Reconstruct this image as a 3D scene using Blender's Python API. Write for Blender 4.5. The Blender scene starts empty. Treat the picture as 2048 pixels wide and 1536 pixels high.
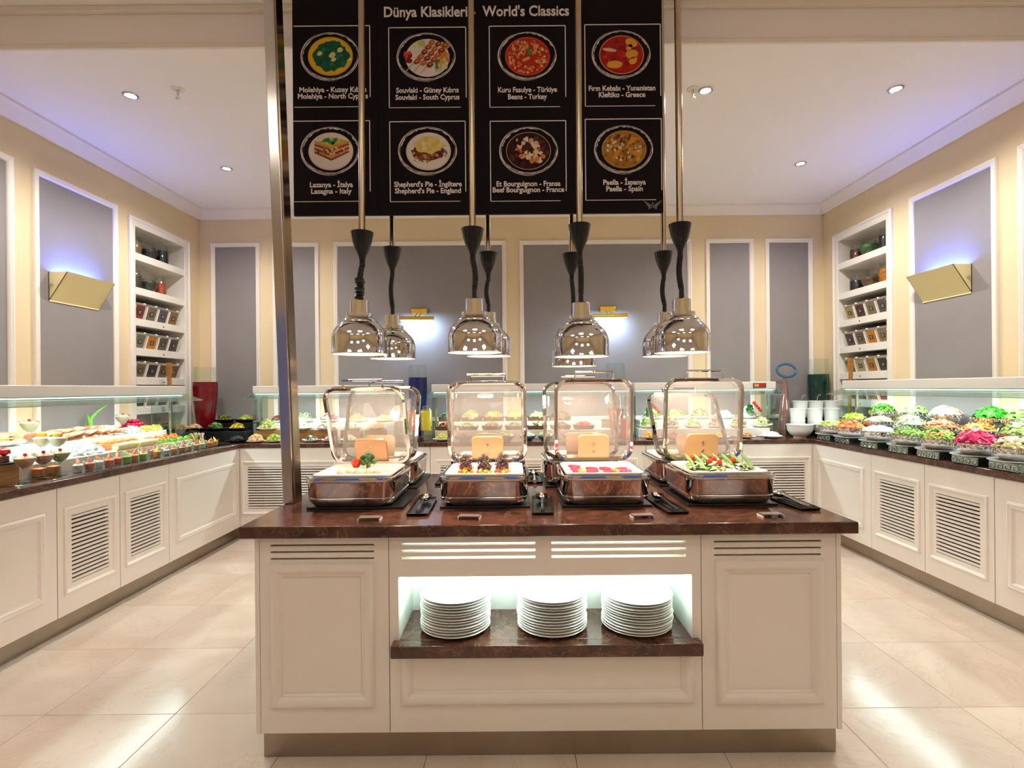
import bpy, bmesh, math, random
from mathutils import Vector, Matrix, Euler, noise as mnoise

random.seed(7)
R = math.radians
SC = bpy.context.scene
COL = SC.collection
PI = math.pi

# ------------------------------------------------------------------ camera
F, CX, CY, HC = 1030.0, 1030.0, 776.0, 1.48      # focal length, vanishing point (px), eye height (m)
ROLL = 0.00873
cam = bpy.data.cameras.new('camera')
cam.sensor_width = 36.0
cam.lens = 36.0 * F / 2048
cam.shift_x = -(CX - 1024) / 2048
cam.shift_y = (CY - 768) / 2048
cam.clip_start = 0.05
camo = bpy.data.objects.new('camera', cam)
COL.objects.link(camo)
camo.matrix_world = Matrix.Translation((0, 0, HC)) @ Matrix.Rotation(R(90), 4, 'X') @ Matrix.Rotation(-ROLL, 4, 'Z')
SC.camera = camo

# ------------------------------------------------------------------ world, exposure
W = bpy.data.worlds.new('world')
SC.world = W
W.use_nodes = True
W.node_tree.nodes['Background'].inputs[0].default_value = (1.0, 0.9, 0.8, 1)
W.node_tree.nodes['Background'].inputs[1].default_value = 0.0
SC.view_settings.view_transform = 'Standard'
SC.view_settings.look = 'None'
SC.view_settings.gamma = 1.0
SC.view_settings.use_curve_mapping = False
SC.view_settings.exposure = 0.06
SC.cycles.max_bounces = 6
SC.cycles.adaptive_threshold = .1
SC.cycles.adaptive_min_samples = 20
SC.cycles.diffuse_bounces = 4
SC.cycles.glossy_bounces = 4
SC.cycles.transparent_max_bounces = 18
SC.cycles.caustics_reflective = False
SC.cycles.caustics_refractive = False
SC.cycles.sample_clamp_indirect = 6.0
SC.cycles.use_denoising = True

WARM = (1.0, 0.88, 0.76)
COOL = (0.78, 1.0, 0.98)
P_PANEL = 9      # dining-room ceiling panels, each
P_DOWN = 100       # small recessed downlights, each
P_HEAT = 21       # heat lamps, each
P_CASE = 6       # display case strips, per metre
P_NICHE = 6     # strip in the plate niche

def area(name, loc, sx, sy, power, color, rot=(0, 0, 0), parent=None, spread=180):
    l = bpy.data.lights.new(name, 'AREA'); l.shape = 'RECTANGLE'; l.size = sx; l.size_y = sy
    l.energy = power; l.color = color; l.spread = R(spread)
    o = bpy.data.objects.new(name, l); COL.objects.link(o); o.location = loc; o.rotation_euler = rot
    if parent: o.parent = parent
    return o

def spot(name, loc, power, color, angle=120, blend=.6, size=.03, rot=(0, 0, 0), parent=None):
    l = bpy.data.lights.new(name, 'SPOT'); l.energy = power; l.color = color
    l.spot_size = R(angle); l.spot_blend = blend; l.shadow_soft_size = size
    o = bpy.data.objects.new(name, l); COL.objects.link(o); o.location = loc; o.rotation_euler = rot
    if parent: o.parent = parent
    return o

# ------------------------------------------------------------------ pixel -> place
def uv(px, py):
    return (px - CX) + ROLL * (CY - py), (CY - py) - ROLL * (px - CX)
def PY(px, py, Y):
    u, v = uv(px, py); return Vector((u * Y / F, Y, HC + v * Y / F))
def PX(px, py, X):
    u, v = uv(px, py); Y = X * F / u; return Vector((X, Y, HC + v * Y / F))
def PZ(px, py, Z):
    u, v = uv(px, py); Y = (Z - HC) * F / v; return Vector((u * Y / F, Y, Z))

# ------------------------------------------------------------------ materials
def lin(h):
    h = h.lstrip('#'); r = [int(h[i:i + 2], 16) / 255 for i in (0, 2, 4)]
    return tuple(c / 12.92 if c <= .04045 else ((c + .055) / 1.055) ** 2.4 for c in r) + (1,)
MATS = {}
def mat(name, col, rough=.5, metal=0., var=0., scale=8., bump=0., bscale=60., emit=0., spec=.5, coat=0., sub=0., aniso=None):
    if name in MATS: return MATS[name]
    m = bpy.data.materials.new(name); m.use_nodes = True; MATS[name] = m
    nt = m.node_tree; b = nt.nodes['Principled BSDF']; c = lin(col)
    b.inputs['Base Color'].default_value = c
    b.inputs['Roughness'].default_value = rough; b.inputs['Metallic'].default_value = metal
    b.inputs['Specular IOR Level'].default_value = spec; b.inputs['Coat Weight'].default_value = coat
    if sub: b.inputs['Subsurface Weight'].default_value = sub; b.inputs['Subsurface Radius'].default_value = (.01, .006, .004)
    if emit: b.inputs['Emission Color'].default_value = c; b.inputs['Emission Strength'].default_value = emit
    if var or bump:
        tc = nt.nodes.new('ShaderNodeTexCoord')
    if var:
        n = nt.nodes.new('ShaderNodeTexNoise'); n.inputs['Scale'].default_value = scale; n.inputs['Detail'].default_value = 5
        nt.links.new(tc.outputs['Object'], n.inputs['Vector'])
        r = nt.nodes.new('ShaderNodeValToRGB')
        r.color_ramp.elements[0].position = .3; r.color_ramp.elements[1].position = .7
        r.color_ramp.elements[0].color = tuple(max(0, x * (1 - var)) for x in c[:3]) + (1,)
        r.color_ramp.elements[1].color = tuple(min(1, x * (1 + var)) for x in c[:3]) + (1,)
        nt.links.new(n.outputs['Fac'], r.inputs['Fac']); nt.links.new(r.outputs['Color'], b.inputs['Base Color'])
    if bump:
        n2 = nt.nodes.new('ShaderNodeTexNoise'); n2.inputs['Scale'].default_value = bscale; n2.inputs['Detail'].default_value = 3
        nt.links.new(tc.outputs['Object'], n2.inputs['Vector'])
        bp = nt.nodes.new('ShaderNodeBump'); bp.inputs['Strength'].default_value = bump; bp.inputs['Distance'].default_value = .01
        nt.links.new(n2.outputs['Fac'], bp.inputs['Height']); nt.links.new(bp.outputs['Normal'], b.inputs['Normal'])
    return m

def glow(name, col, strength):
    if name in MATS: return MATS[name]
    m = bpy.data.materials.new(name); m.use_nodes = True; MATS[name] = m
    nt = m.node_tree; nt.nodes.clear()
    e = nt.nodes.new('ShaderNodeEmission'); e.inputs[0].default_value = lin(col); e.inputs[1].default_value = strength
    o = nt.nodes.new('ShaderNodeOutputMaterial'); nt.links.new(e.outputs[0], o.inputs[0])
    return m

def thin_glass(name, tint='#f4fbfa', refl=.5, haze=0.):
    """pane or thin-walled glass: clear, with a Fresnel sheen; haze adds a little milky scatter (steam)"""
    if name in MATS: return MATS[name]
    m = bpy.data.materials.new(name); m.use_nodes = True; MATS[name] = m
    nt = m.node_tree; nt.nodes.clear(); N = nt.nodes.new; L = nt.links.new
    t = N('ShaderNodeBsdfTransparent'); t.inputs[0].default_value = lin(tint)
    g = N('ShaderNodeBsdfGlossy'); g.inputs['Roughness'].default_value = .03
    lw = N('ShaderNodeLayerWeight'); lw.inputs[0].default_value = .35
    mu = N('ShaderNodeMath'); mu.operation = 'MULTIPLY_ADD'; mu.inputs[1].default_value = refl; mu.inputs[2].default_value = .04
    L(lw.outputs['Fresnel'], mu.inputs[0])
    mx = N('ShaderNodeMixShader'); L(mu.outputs[0], mx.inputs[0]); L(t.outputs[0], mx.inputs[1]); L(g.outputs[0], mx.inputs[2])
    last = mx
    if haze:
        d = N('ShaderNodeBsdfTranslucent'); d.inputs[0].default_value = (.95, .93, .9, 1)
        d2 = N('ShaderNodeBsdfDiffuse'); d2.inputs[0].default_value = (.95, .93, .9, 1)
        dm = N('ShaderNodeMixShader'); L(d.outputs[0], dm.inputs[1]); L(d2.outputs[0], dm.inputs[2])
        tc = N('ShaderNodeTexCoord'); n = N('ShaderNodeTexNoise'); n.inputs['Scale'].default_value = 5
        L(tc.outputs['Object'], n.inputs['Vector'])
        k = N('ShaderNodeMath'); k.operation = 'MULTIPLY'; k.inputs[1].default_value = haze * 2; L(n.outputs['Fac'], k.inputs[0])
        m2 = N('ShaderNodeMixShader'); L(k.outputs[0], m2.inputs[0]); L(mx.outputs[0], m2.inputs[1]); L(dm.outputs[0], m2.inputs[2])
        last = m2
    o = N('ShaderNodeOutputMaterial'); L(last.outputs[0], o.inputs[0])
    return m

def stone(name, base, mid, vein, rough, scale, vamt=.5, rnd=False, vscale=3.):
    if name in MATS: return MATS[name]
    m = bpy.data.materials.new(name); m.use_nodes = True; MATS[name] = m
    nt = m.node_tree; N = nt.nodes.new; L = nt.links.new; b = nt.nodes['Principled BSDF']
    b.inputs['Roughness'].default_value = rough
    tc = N('ShaderNodeTexCoord'); vec = tc.outputs['Object']
    if rnd:
        oi = N('ShaderNodeObjectInfo'); ad = N('ShaderNodeVectorMath'); ad.operation = 'MULTIPLY_ADD'
        cmb = N('ShaderNodeCombineXYZ')
        for i in range(3): L(oi.outputs['Random'], cmb.inputs[i])
        ad.inputs[1].default_value = (1, 1, 1); sc = N('ShaderNodeVectorMath'); sc.operation = 'SCALE'; sc.inputs['Scale'].default_value = 37.
        L(cmb.outputs[0], sc.inputs[0]); L(vec, ad.inputs[0]); L(sc.outputs[0], ad.inputs[2]); vec = ad.outputs[0]
    n = N('ShaderNodeTexNoise'); n.inputs['Scale'].default_value = scale; n.inputs['Detail'].default_value = 7; n.inputs['Distortion'].default_value = 1.2
    L(vec, n.inputs['Vector'])
    r = N('ShaderNodeValToRGB'); r.color_ramp.elements[0].position = .33; r.color_ramp.elements[1].position = .68
    r.color_ramp.elements[0].color = lin(base); r.color_ramp.elements[1].color = lin(mid); L(n.outputs['Fac'], r.inputs['Fac'])
    v = N('ShaderNodeTexNoise'); v.inputs['Scale'].default_value = vscale; v.inputs['Detail'].default_value = 9; v.inputs['Roughness'].default_value = .65; v.inputs['Distortion'].default_value = 2.
    L(vec, v.inputs['Vector'])
    r2 = N('ShaderNodeValToRGB'); e = r2.color_ramp.elements
    e[0].position = .485; e[0].color = (0, 0, 0, 1); e[1].position = .5; e[1].color = (1, 1, 1, 1)
    e3 = r2.color_ramp.elements.new(.515); e3.color = (0, 0, 0, 1); L(v.outputs['Fac'], r2.inputs['Fac'])
    k = N('ShaderNodeMath'); k.operation = 'MULTIPLY'; k.inputs[1].default_value = vamt; L(r2.outputs['Color'], k.inputs[0])
    mx = N('ShaderNodeMix'); mx.data_type = 'RGBA'; L(k.outputs[0], mx.inputs[0]); L(r.outputs['Color'], mx.inputs[6]); mx.inputs[7].default_value = lin(vein)
    L(mx.outputs[2], b.inputs['Base Color'])
    return m

def wood(name, a, c, rough=.45, scale=(3, 3, 40)):
    if name in MATS: return MATS[name]
    m = bpy.data.materials.new(name); m.use_nodes = True; MATS[name] = m
    nt = m.node_tree; N = nt.nodes.new; L = nt.links.new; b = nt.nodes['Principled BSDF']; b.inputs['Roughness'].default_value = rough
    tc = N('ShaderNodeTexCoord'); mp = N('ShaderNodeMapping'); mp.inputs['Scale'].default_value = scale; L(tc.outputs['Object'], mp.inputs[0])
    n = N('ShaderNodeTexNoise'); n.inputs['Scale'].default_value = 2; n.inputs['Detail'].default_value = 6; L(mp.outputs[0], n.inputs['Vector'])
    r = N('ShaderNodeValToRGB'); r.color_ramp.elements[0].position = .3; r.color_ramp.elements[1].position = .7
    r.color_ramp.elements[0].color = lin(a); r.color_ramp.elements[1].color = lin(c); L(n.outputs['Fac'], r.inputs['Fac']); L(r.outputs['Color'], b.inputs['Base Color'])
    return m

m_wall = mat('beige wall paint', '#e6d2ac', .85, var=.03, scale=2)
m_grey = mat('grey wall panel', '#8f8988', .7, var=.04, scale=3)
m_trim = mat('white trim paint', '#f1e9de', .5)
m_ceil = mat('white ceiling paint', '#f6f1ef', .9)
m_cab = mat('ivory cabinet lacquer', '#e9e2d8', .38, var=.015, scale=1.5)
m_board_in = mat('raw fibreboard inside', '#6b5640', .9, var=.15, scale=30)
m_marble = stone('brown emperador marble', '#39211a', '#5f3c2e', '#a08064', .14, 7, .35, vscale=4)
m_tile = stone('cream marble tile', '#d2c0ad', '#e0d2c2', '#bfa284', .17, 1.6, .25, rnd=True, vscale=1.3)
m_grout = mat('floor joint', '#a58a6c', .9)
m_kick = mat('brushed steel plinth', '#a39788', .32, 1., var=.08, scale=5)
m_chrome = mat('polished chrome', '#d6d6d6', .045, 1.)
m_steel = mat('satin steel', '#c6c4c2', .16, 1., var=.05, scale=9)
m_brass = mat('satin nickel rod', '#b3a48c', .22, 1.)
m_gold = mat('gold brass', '#d8b24a', .25, 1.)
m_black = mat('black plastic', '#0b0b0b', .25)
m_cord = mat('black rubber cord', '#0a0908', .5)
m_slate = mat('black slate', '#141416', .35, var=.2, scale=20)
m_porc = mat('white porcelain', '#f3f3ee', .18, coat=.3)
m_white = mat('white plastic', '#efe9df', .35)
m_whitein = mat('white lamp enamel', '#fff3e6', .5)
m_bulb = glow('warm bulb', '#ffe2c0', 14)
m_led = glow('cool strip light', '#dcfffb', 6)
m_ledg = glow('niche strip light', '#dcfff2', 7)
m_down = glow('downlight lens', '#fff4e2', 14)
m_glass = thin_glass('clear glass', '#f6fcfb', .5)
m_pane = thin_glass('sneeze guard glass', '#eaf7f4', .45)
m_lid = thin_glass('steamed lid glass', '#f6f4f0', .5, .16)
m_gedge = mat('green glass edge', '#8fb7a8', .1, spec=.8)
m_board = mat('chalkboard print', '#150f14', .8, var=.25, scale=2.5, spec=.15)
m_chalk = mat('chalk white print', '#e6dfdd', .7)
m_copper = mat('tan bracket plate', '#dcb48a', .3, .35, var=.05, scale=10)
m_wood = wood('oiled oak', '#8a5a22', '#b9823c')
m_tray = wood('dark walnut tray', '#5a3a22', '#80583a')
m_mirror = mat('mirror tray', '#d2dadb', .06, 1.)
m_hammer = mat('hammered steel', '#cfc9c2', .12, 1., bump=.9, bscale=28)

# ------------------------------------------------------------------ mesh builder
class MB:
    def __init__(s): s.v = []; s.f = []; s.m = []; s.mats = []
    def mi(s, m):
        if m not in s.mats: s.mats.append(m)
        return s.mats.index(m)
    def add(s, vs, fs, m=None, M=None):
        k = len(s.v)
        s.v += [tuple(M @ Vector(p)) for p in vs] if M is not None else [tuple(p) for p in vs]
        i = s.mi(m) if m is not None else 0
        for f in fs: s.f.append(tuple(j + k for j in f)); s.m.append(i)
        return s
    def box(s, a, b, m=None, M=None):
        x0, y0, z0 = a; x1, y1, z1 = b
        if x0 > x1: x0, x1 = x1, x0
        if y0 > y1: y0, y1 = y1, y0
        if z0 > z1: z0, z1 = z1, z0
        return s.add([(x0, y0, z0), (x1, y0, z0), (x1, y1, z0), (x0, y1, z0), (x0, y0, z1), (x1, y0, z1), (x1, y1, z1), (x0, y1, z1)],
                     [(0, 3, 2, 1), (4, 5, 6, 7), (0, 1, 5, 4), (1, 2, 6, 5), (2, 3, 7, 6), (3, 0, 4, 7)], m, M)
    def rings(s, rs, m=None, closed=True, cap0=True, cap1=True, M=None):
        """loft through rings of equal point count"""
        n = len(rs[0]); vs = [p for r in rs for p in r]; fs = []
        for i in range(len(rs) - 1):
            for j in range(n if closed else n - 1):
                a = i * n + j; b = i * n + (j + 1) % n
                fs.append((a, b, b + n, a + n))
        if cap0: fs.append(tuple(range(n - 1, -1, -1)))
        if cap1: fs.append(tuple(range((len(rs) - 1) * n, len(rs) * n)))
        return s.add(vs, fs, m, M)
    def lathe(s, prof, n=24, m=None, M=None, sx=1., sy=1.):
        rs = [[(r * math.cos(2 * PI * k / n) * sx, r * math.sin(2 * PI * k / n) * sy, z) for k in range(n)] for r, z in prof]
        return s.rings(rs, m, True, False, False, M)
    def tube(s, pts, r, n=8, m=None, M=None, cap=True):
        pts = [Vector(p) for p in pts]; rs = []
        up = Vector((0, 0, 1))
        prev = None
        for i, p in enumerate(pts):
            t = (pts[min(i + 1, len(pts) - 1)] - pts[max(i - 1, 0)])
            t = t.normalized() if t.length > 1e-9 else Vector((0, 0, 1))
            if prev is None:
                a = up if abs(t.dot(up)) < .9 else Vector((1, 0, 0))
                x = t.cross(a).normalized()
            else:
                x = (prev - t * prev.dot(t)).normalized()
            prev = x; y = t.cross(x); rr = r[i] if isinstance(r, (list, tuple)) else r
            rs.append([p + (x * math.cos(2 * PI * k / n) + y * math.sin(2 * PI * k / n)) * rr for k in range(n)])
        return s.rings(rs, m, True, cap, cap, M)
    def loop_tube(s, pts, r, n=8, m=None, M=None):
        pts = [Vector(p) for p in pts]; L = len(pts); vs = []; fs = []
        nrm = sum(((pts[i] - pts[0]).cross(pts[(i + 1) % L] - pts[0]) for i in range(L)), Vector()).normalized()
        for i, p in enumerate(pts):
            t = (pts[(i + 1) % L] - pts[i - 1]).normalized(); x = t.cross(nrm).normalized()
            vs += [p + (x * math.cos(2 * PI * k / n) + nrm * math.sin(2 * PI * k / n)) * r for k in range(n)]
        for i in range(L):
            for k in range(n):
                a = i * n + k; b = i * n + (k + 1) % n; c = ((i + 1) % L) * n
                fs.append((a, b, c + (k + 1) % n, c + k))
        return s.add(vs, fs, m, M)
    def prism(s, poly, a, b, m=None, M=None, axis='y'):
        """polygon in the plane across the axis, extruded from a to b"""
        def P(p, t):
            return (p[0], t, p[1]) if axis == 'y' else ((t, p[0], p[1]) if axis == 'x' else (p[0], p[1], t))
        return s.rings([[P(p, a) for p in poly], [P(p, b) for p in poly]], m, M=M)
    def mould(s, x0, x1, z0, z1, prof, m=None, M=None, y=0.):
        """mitred frame round a rectangle in the XZ plane; prof = (inset, height toward -Y)"""
        rs = [[(x0 + o, y - h, z0 + o), (x1 - o, y - h, z0 + o), (x1 - o, y - h, z1 - o), (x0 + o, y - h, z1 - o)] for o, h in prof]
        return s.rings(rs, m, True, False, False, M)
    def build(s, name, m=None, parent=None, smooth=True, angle=38, bevel=0., loc=None):
        me = bpy.data.meshes.new(name); me.from_pydata(s.v, [], s.f)
        ms = s.mats if s.mats else [m]
        if m is not None and s.mats == []: ms = [m]
        for x in ms: me.materials.append(x)
        if s.mats and len(s.mats) > 1: me.polygons.foreach_set('material_index', s.m)
        bm = bmesh.new(); bm.from_mesh(me); bmesh.ops.recalc_face_normals(bm, faces=bm.faces); bm.to_mesh(me); bm.free()
        if smooth:
            me.polygons.foreach_set('use_smooth', [True] * len(me.polygons)); me.set_sharp_from_angle(angle=R(angle))
        o = bpy.data.objects.new(name, me); COL.objects.link(o)
        if parent: o.parent = parent
        if loc is not None: o.location = loc
        if bevel:
            bv = o.modifiers.new('bevel', 'BEVEL'); bv.width = bevel; bv.segments = 2; bv.limit_method = 'ANGLE'; bv.angle_limit = R(50)
        return o

def rr(w, d, r, z, n=5, cx=0, cy=0):
    """rounded rectangle ring"""
    pts = []
    for sx, sy, a0 in ((1, 1, 0), (-1, 1, 90), (-1, -1, 180), (1, -1, 270)):
        for k in range(n + 1):
            a = R(a0 + 90 * k / n); pts.append((cx + sx * (w / 2 - r) + r * math.cos(a), cy + sy * (d / 2 - r) + r * math.sin(a), z))
    return pts

def tag(o, label, cat, group=None, kind=None):
    if label: o['label'] = label
    if cat: o['category'] = cat
    if group: o['group'] = group
    if kind: o['kind'] = kind
    return o
def thing(name, label, cat, loc=(0, 0, 0), rz=0., group=None):
    o = bpy.data.objects.new(name, None); COL.objects.link(o); o.empty_display_size = .05
    o.location = loc; o.rotation_euler = (0, 0, rz); return tag(o, label, cat, group)
def struct(o): o['kind'] = 'structure'; return o
def place(name, mesh, parent=None, loc=(0, 0, 0), rot=(0, 0, 0), sc=(1, 1, 1)):
    o = bpy.data.objects.new(name, mesh); COL.objects.link(o); o.location = loc; o.rotation_euler = rot; o.scale = sc
    if parent: o.parent = parent
    return o
def dup(root, loc, rz=0., label=None, group=None, sc=None):
    r = root.copy(); COL.objects.link(r); r.location = loc; r.rotation_euler = (0, 0, rz)
    if sc: r.scale = sc
    if label: r['label'] = label
    if group: r['group'] = group
    for ch in list(root.children):
        c = ch.copy(); COL.objects.link(c); c.parent = r
        for g in ch.children:
            d = g.copy(); COL.objects.link(d); d.parent = c
    return r

# ================================================================== THE ROOM
XL, XR, YB, YF = -3.64, 3.58, 5.95, -3.5
ZC, ZH, YS = 3.55, 3.80, 3.12          # alcove ceiling, dining-room ceiling, bulkhead
NY0, NY1, NZ0, NZ1 = 4.94, 5.69, .96, 3.09   # shelf niches in the side walls

# floor: slab and marble tiles
fl = struct(MB().box((XL - .1, YF, -.06), (XR + .1, YB + .1, -.012)).build('floor', m_grout))
T = .6
tm = MB().box((-.299, -.299, -.012), (.299, .299, 0)).build('tile', m_tile, fl, bevel=.0015)
tx0 = -1.57 - T * 4; ty0 = 2.36 - T * 10
first = True
for i in range(14):
    for j in range(17):
        x = tx0 + T * (i + .5); y = ty0 + T * (j + .5)
        if x < XL - .3 or x > XR + .3 or y < YF or y > YB + .2: continue
        if first: tm.location = (x, y, 0); first = False
        else:
            t = tm.copy(); COL.objects.link(t); t.location = (x, y, 0)

# walls
def side_wall(name, X, s):
    m = MB(); t = X + s * .45
    m.box((X, YF, -.06), (t, NY0, ZH)); m.box((X, NY1, -.06), (t, YB + .1, ZH))
    m.box((X, NY0, -.06), (t, NY1, NZ0)); m.box((X, NY0, NZ1), (t, NY1, ZH)); m.box((X + s * .36, NY0, NZ0), (t, NY1, NZ1))
    return struct(m.build(name, m_wall, smooth=False))
wl = side_wall('wall_left', XL, -1)
wr = side_wall('wall_right', XR, 1)
wb = struct(MB().box((XL - .1, YB, -.06), (XR + .1, YB + .12, ZH)).build('wall_back', m_wall, smooth=False))
wf = struct(MB().box((XL - .1, YF - .12, -.06), (XR + .1, YF, ZH)).build('wall_front', m_wall, smooth=False))
ce = struct(MB().box((XL - .1, YS, ZC), (XR + .1, YB + .1, ZH + .1)).box((XL - .1, YF - .1, ZH), (XR + .1, YS, ZH + .1)).build('ceiling', m_ceil, smooth=False))

# cornices
cor = [(0, 0), (0, -.10), (.018, -.10), (.03, -.082), (.06, -.06), (.085, -.03), (.10, -.022), (.115, -.02), (.115, 0)]
def cornice(name, p0, p1, nrm, z):
    d = (Vector(p1) - Vector(p0)); n = Vector(nrm)
    rs = [[Vector(p) + n * a + Vector((0, 0, z + b)) for a, b in cor] for p in (p0, p1)]
    return struct(MB().rings(rs).build(name, m_trim))
cornice('trim_1', (XL, YB, 0), (XR, YB, 0), (0, -1, 0), ZC)
cornice('trim_2', (XL, YS, 0), (XL, YB, 0), (1, 0, 0), ZC)
cornice('trim_3', (XR, YS, 0), (XR, YB, 0), (-1, 0, 0), ZC)
struct(MB().box((XL, YS - .03, ZH - .035), (XR, YS, ZH)).box((XL, YS - .012, ZC), (XR, YS, ZC + .03)).build('trim_4', m_trim, bevel=.004))

# dusk windows behind the camera (seen only in reflections)
m_dusk = glow('dusk window glass', '#6f8fe0', .45)
for k, x in enumerate((-2.6, -.9, .9, 2.6)):
    w = struct(MB().box((x - .55, YF, .9), (x + .55, YF + .02, 2.5)).build('window_%d_offscreen' % (k + 1), m_dusk))
    MB().mould(x - .6, x + .6, .85, 2.55, [(0, 0), (0, .06), (.06, .06), (.06, 0)], y=0, M=Matrix.Translation((0, YF, 0)) @ Matrix.Scale(-1, 4, (0, 1, 0))).build('window_frame', m_trim, w)

for k, (X, q) in enumerate(((XL, 1),)):
    w = struct(MB().box((X, -3.35, .5), (X + q * .02, -1.7, 2.5)).build('window_%d_offscreen' % (k + 5), m_dusk))
    MB().box((X, -3.42, .42), (X + q * .05, -3.35, 2.58)).box((X, -1.7, .42), (X + q * .05, -1.63, 2.58)).box((X, -3.42, 2.5), (X + q * .05, -1.63, 2.58)).box((X, -3.42, .42), (X + q * .05, -1.63, .5)).build('window_frame', m_trim, w)

# framed grey panels on the walls (parts of the walls)
FR = [(0, 0), (0, .016), (.006, .024), (.018, .026), (.028, .02), (.036, .024), (.046, .018), (.05, .008), (.05, 0)]
def wall_panel(parent, M, x0, x1, z0, z1):
    p = MB().box((x0 + .03, -.006, z0 + .03), (x1 - .03, .0, z1 - .03)).build('wall_panel', m_grey, parent, smooth=False)
    p.matrix_local = M
    f = MB().mould(x0, x1, z0, z1, FR).build('panel_moulding', m_trim, p)
MB_B = Matrix.Translation((0, YB, 0))
ZP0, ZP1 = 1.10, 3.14
for a, b, t in ((422, 520, 486), (545, 638, 486), (667, 1012, 483), (1038, 1382, 480), (1410, 1506, 478), (1529, 1624, 477)):
    A = PY(a, t, YB); B = PY(b, t, YB)
    wall_panel(wb, MB_B, A.x, B.x, ZP0 if a != 422 else ZP0, (A.z + B.z) / 2)
ML = Matrix.Translation((XL, 0, 0)) @ Matrix.Rotation(R(90), 4, 'Z')
MR = Matrix.Translation((XR, 0, 0)) @ Matrix.Rotation(R(-90), 4, 'Z')
yl = sorted((PX(62, 330, XL).y, PX(232, 413, XL).y)); zl = (PX(62, 330, XL).z + PX(232, 413, XL).z) / 2
wall_panel(wl, ML, yl[0], yl[1], ZP0, zl)
y2 = PX(23, 313, XL).y
wall_panel(wl, ML, y2 - .85, y2, ZP0, zl)
yr = sorted((PX(1821, 397, XR).y, PX(1997, 313, XR).y)); zr = (PX(1821, 397, XR).z + PX(1997, 313, XR).z) / 2
wall_panel(wr, MR, -yr[1], -yr[0], ZP0, zr)
y3 = PX(2039, 292, XR).y
wall_panel(wr, MR, -y3, -y3 + .85, ZP0, zr)

# ------------------------------------------------------------------ ceiling fittings
def downlight(x, y, z, group, label, k=1.):
    t = thing('downlight', label, 'ceiling light', (x, y, z), group=group)
    MB().lathe([(.034, -.001), (.036, -.007), (.046, -.009), (.05, -.004), (.05, 0)], 24).build('ring', m_steel, t)
    MB().lathe([(0, -.004), (.034, -.004), (.034, -.001), (0, -.001)], 20).build('lens', m_down, t)
    spot('downlight_beam', (0, 0, -.02), P_DOWN * k, (1, .96, .92), 155, .7, .04, parent=t)
for x, y in ((-2.67, 3.6), (1.35, 3.6), (2.68, 3.6), (-2.67, 4.8), (2.68, 4.8)):
    downlight(x, y, ZC, 'recessed downlights over the buffet', 'small round recessed downlight with steel ring in the white ceiling')
def sprinkler(px, py):
    p = PZ(px, py, ZC)
    t = thing('fire_sprinkler', 'white fire sprinkler head hanging from the ceiling', 'sprinkler', p, group='ceiling sprinklers')
    MB().lathe([(0, -.008), (.03, -.01), (.042, -.004), (.042, 0), (0, 0)], 20).build('escutcheon', m_trim, t)
    MB().lathe([(.008, -.01), (.008, -.04), (.004, -.042), (.004, -.06), (.016, -.062), (.016, -.066), (0, -.066)], 14).build('nozzle', m_chrome, t)
sprinkler(356, 178); sprinkler(1386, 178)
for x in (-2.2, 0, 2.2):
    for y in (-2.4, .1):
        t = thing('ceiling_panel_light_offscreen', 'square warm ceiling panel light in the dining room', 'ceiling light', (x, y, ZH), group='dining-room panel lights')
        MB().box((-.45, -.45, -.02), (.45, .45, -.004)).build('frame', m_trim, t)
        MB().box((-.42, -.42, -.024), (.42, .42, -.018)).build('diffuser', glow('panel diffuser', '#ffe6c4', 1.2), t)
        area('ceiling_panel_beam_offscreen', (0, 0, -.03), .84, .84, P_PANEL, WARM, parent=t)

# ================================================================== BUFFET COUNTERS
ZT, TT = .948, .045
CXL, CXR, CYB = -2.74, 2.95, 5.12
wt = MB()
wt.prism([(XL + .002, .9), (CXL, .9), (CXL, CYB), (CXR, CYB), (CXR, .9), (XR - .002, .9), (XR - .002, YB - .002), (XL + .002, YB - .002)], ZT - TT, ZT, axis='z')
tag(wt.build('buffet_worktop', m_marble, bevel=.006), 'dark brown marble worktop running round the wall buffet in a U', 'worktop')
kb = MB()
k = .055
kb.prism([(XL + .05, .95), (CXL - k, .95), (CXL - k, CYB + k), (CXR + k, CYB + k), (CXR + k, .95), (XR - .05, .95), (XR - .05, YB - .05), (XL + .05, YB - .05)], 0, .118, axis='z')
tag(kb.build('plinth', m_kick, bevel=.003), 'brushed steel plinth under the wall buffet cabinets', 'plinth')

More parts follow.
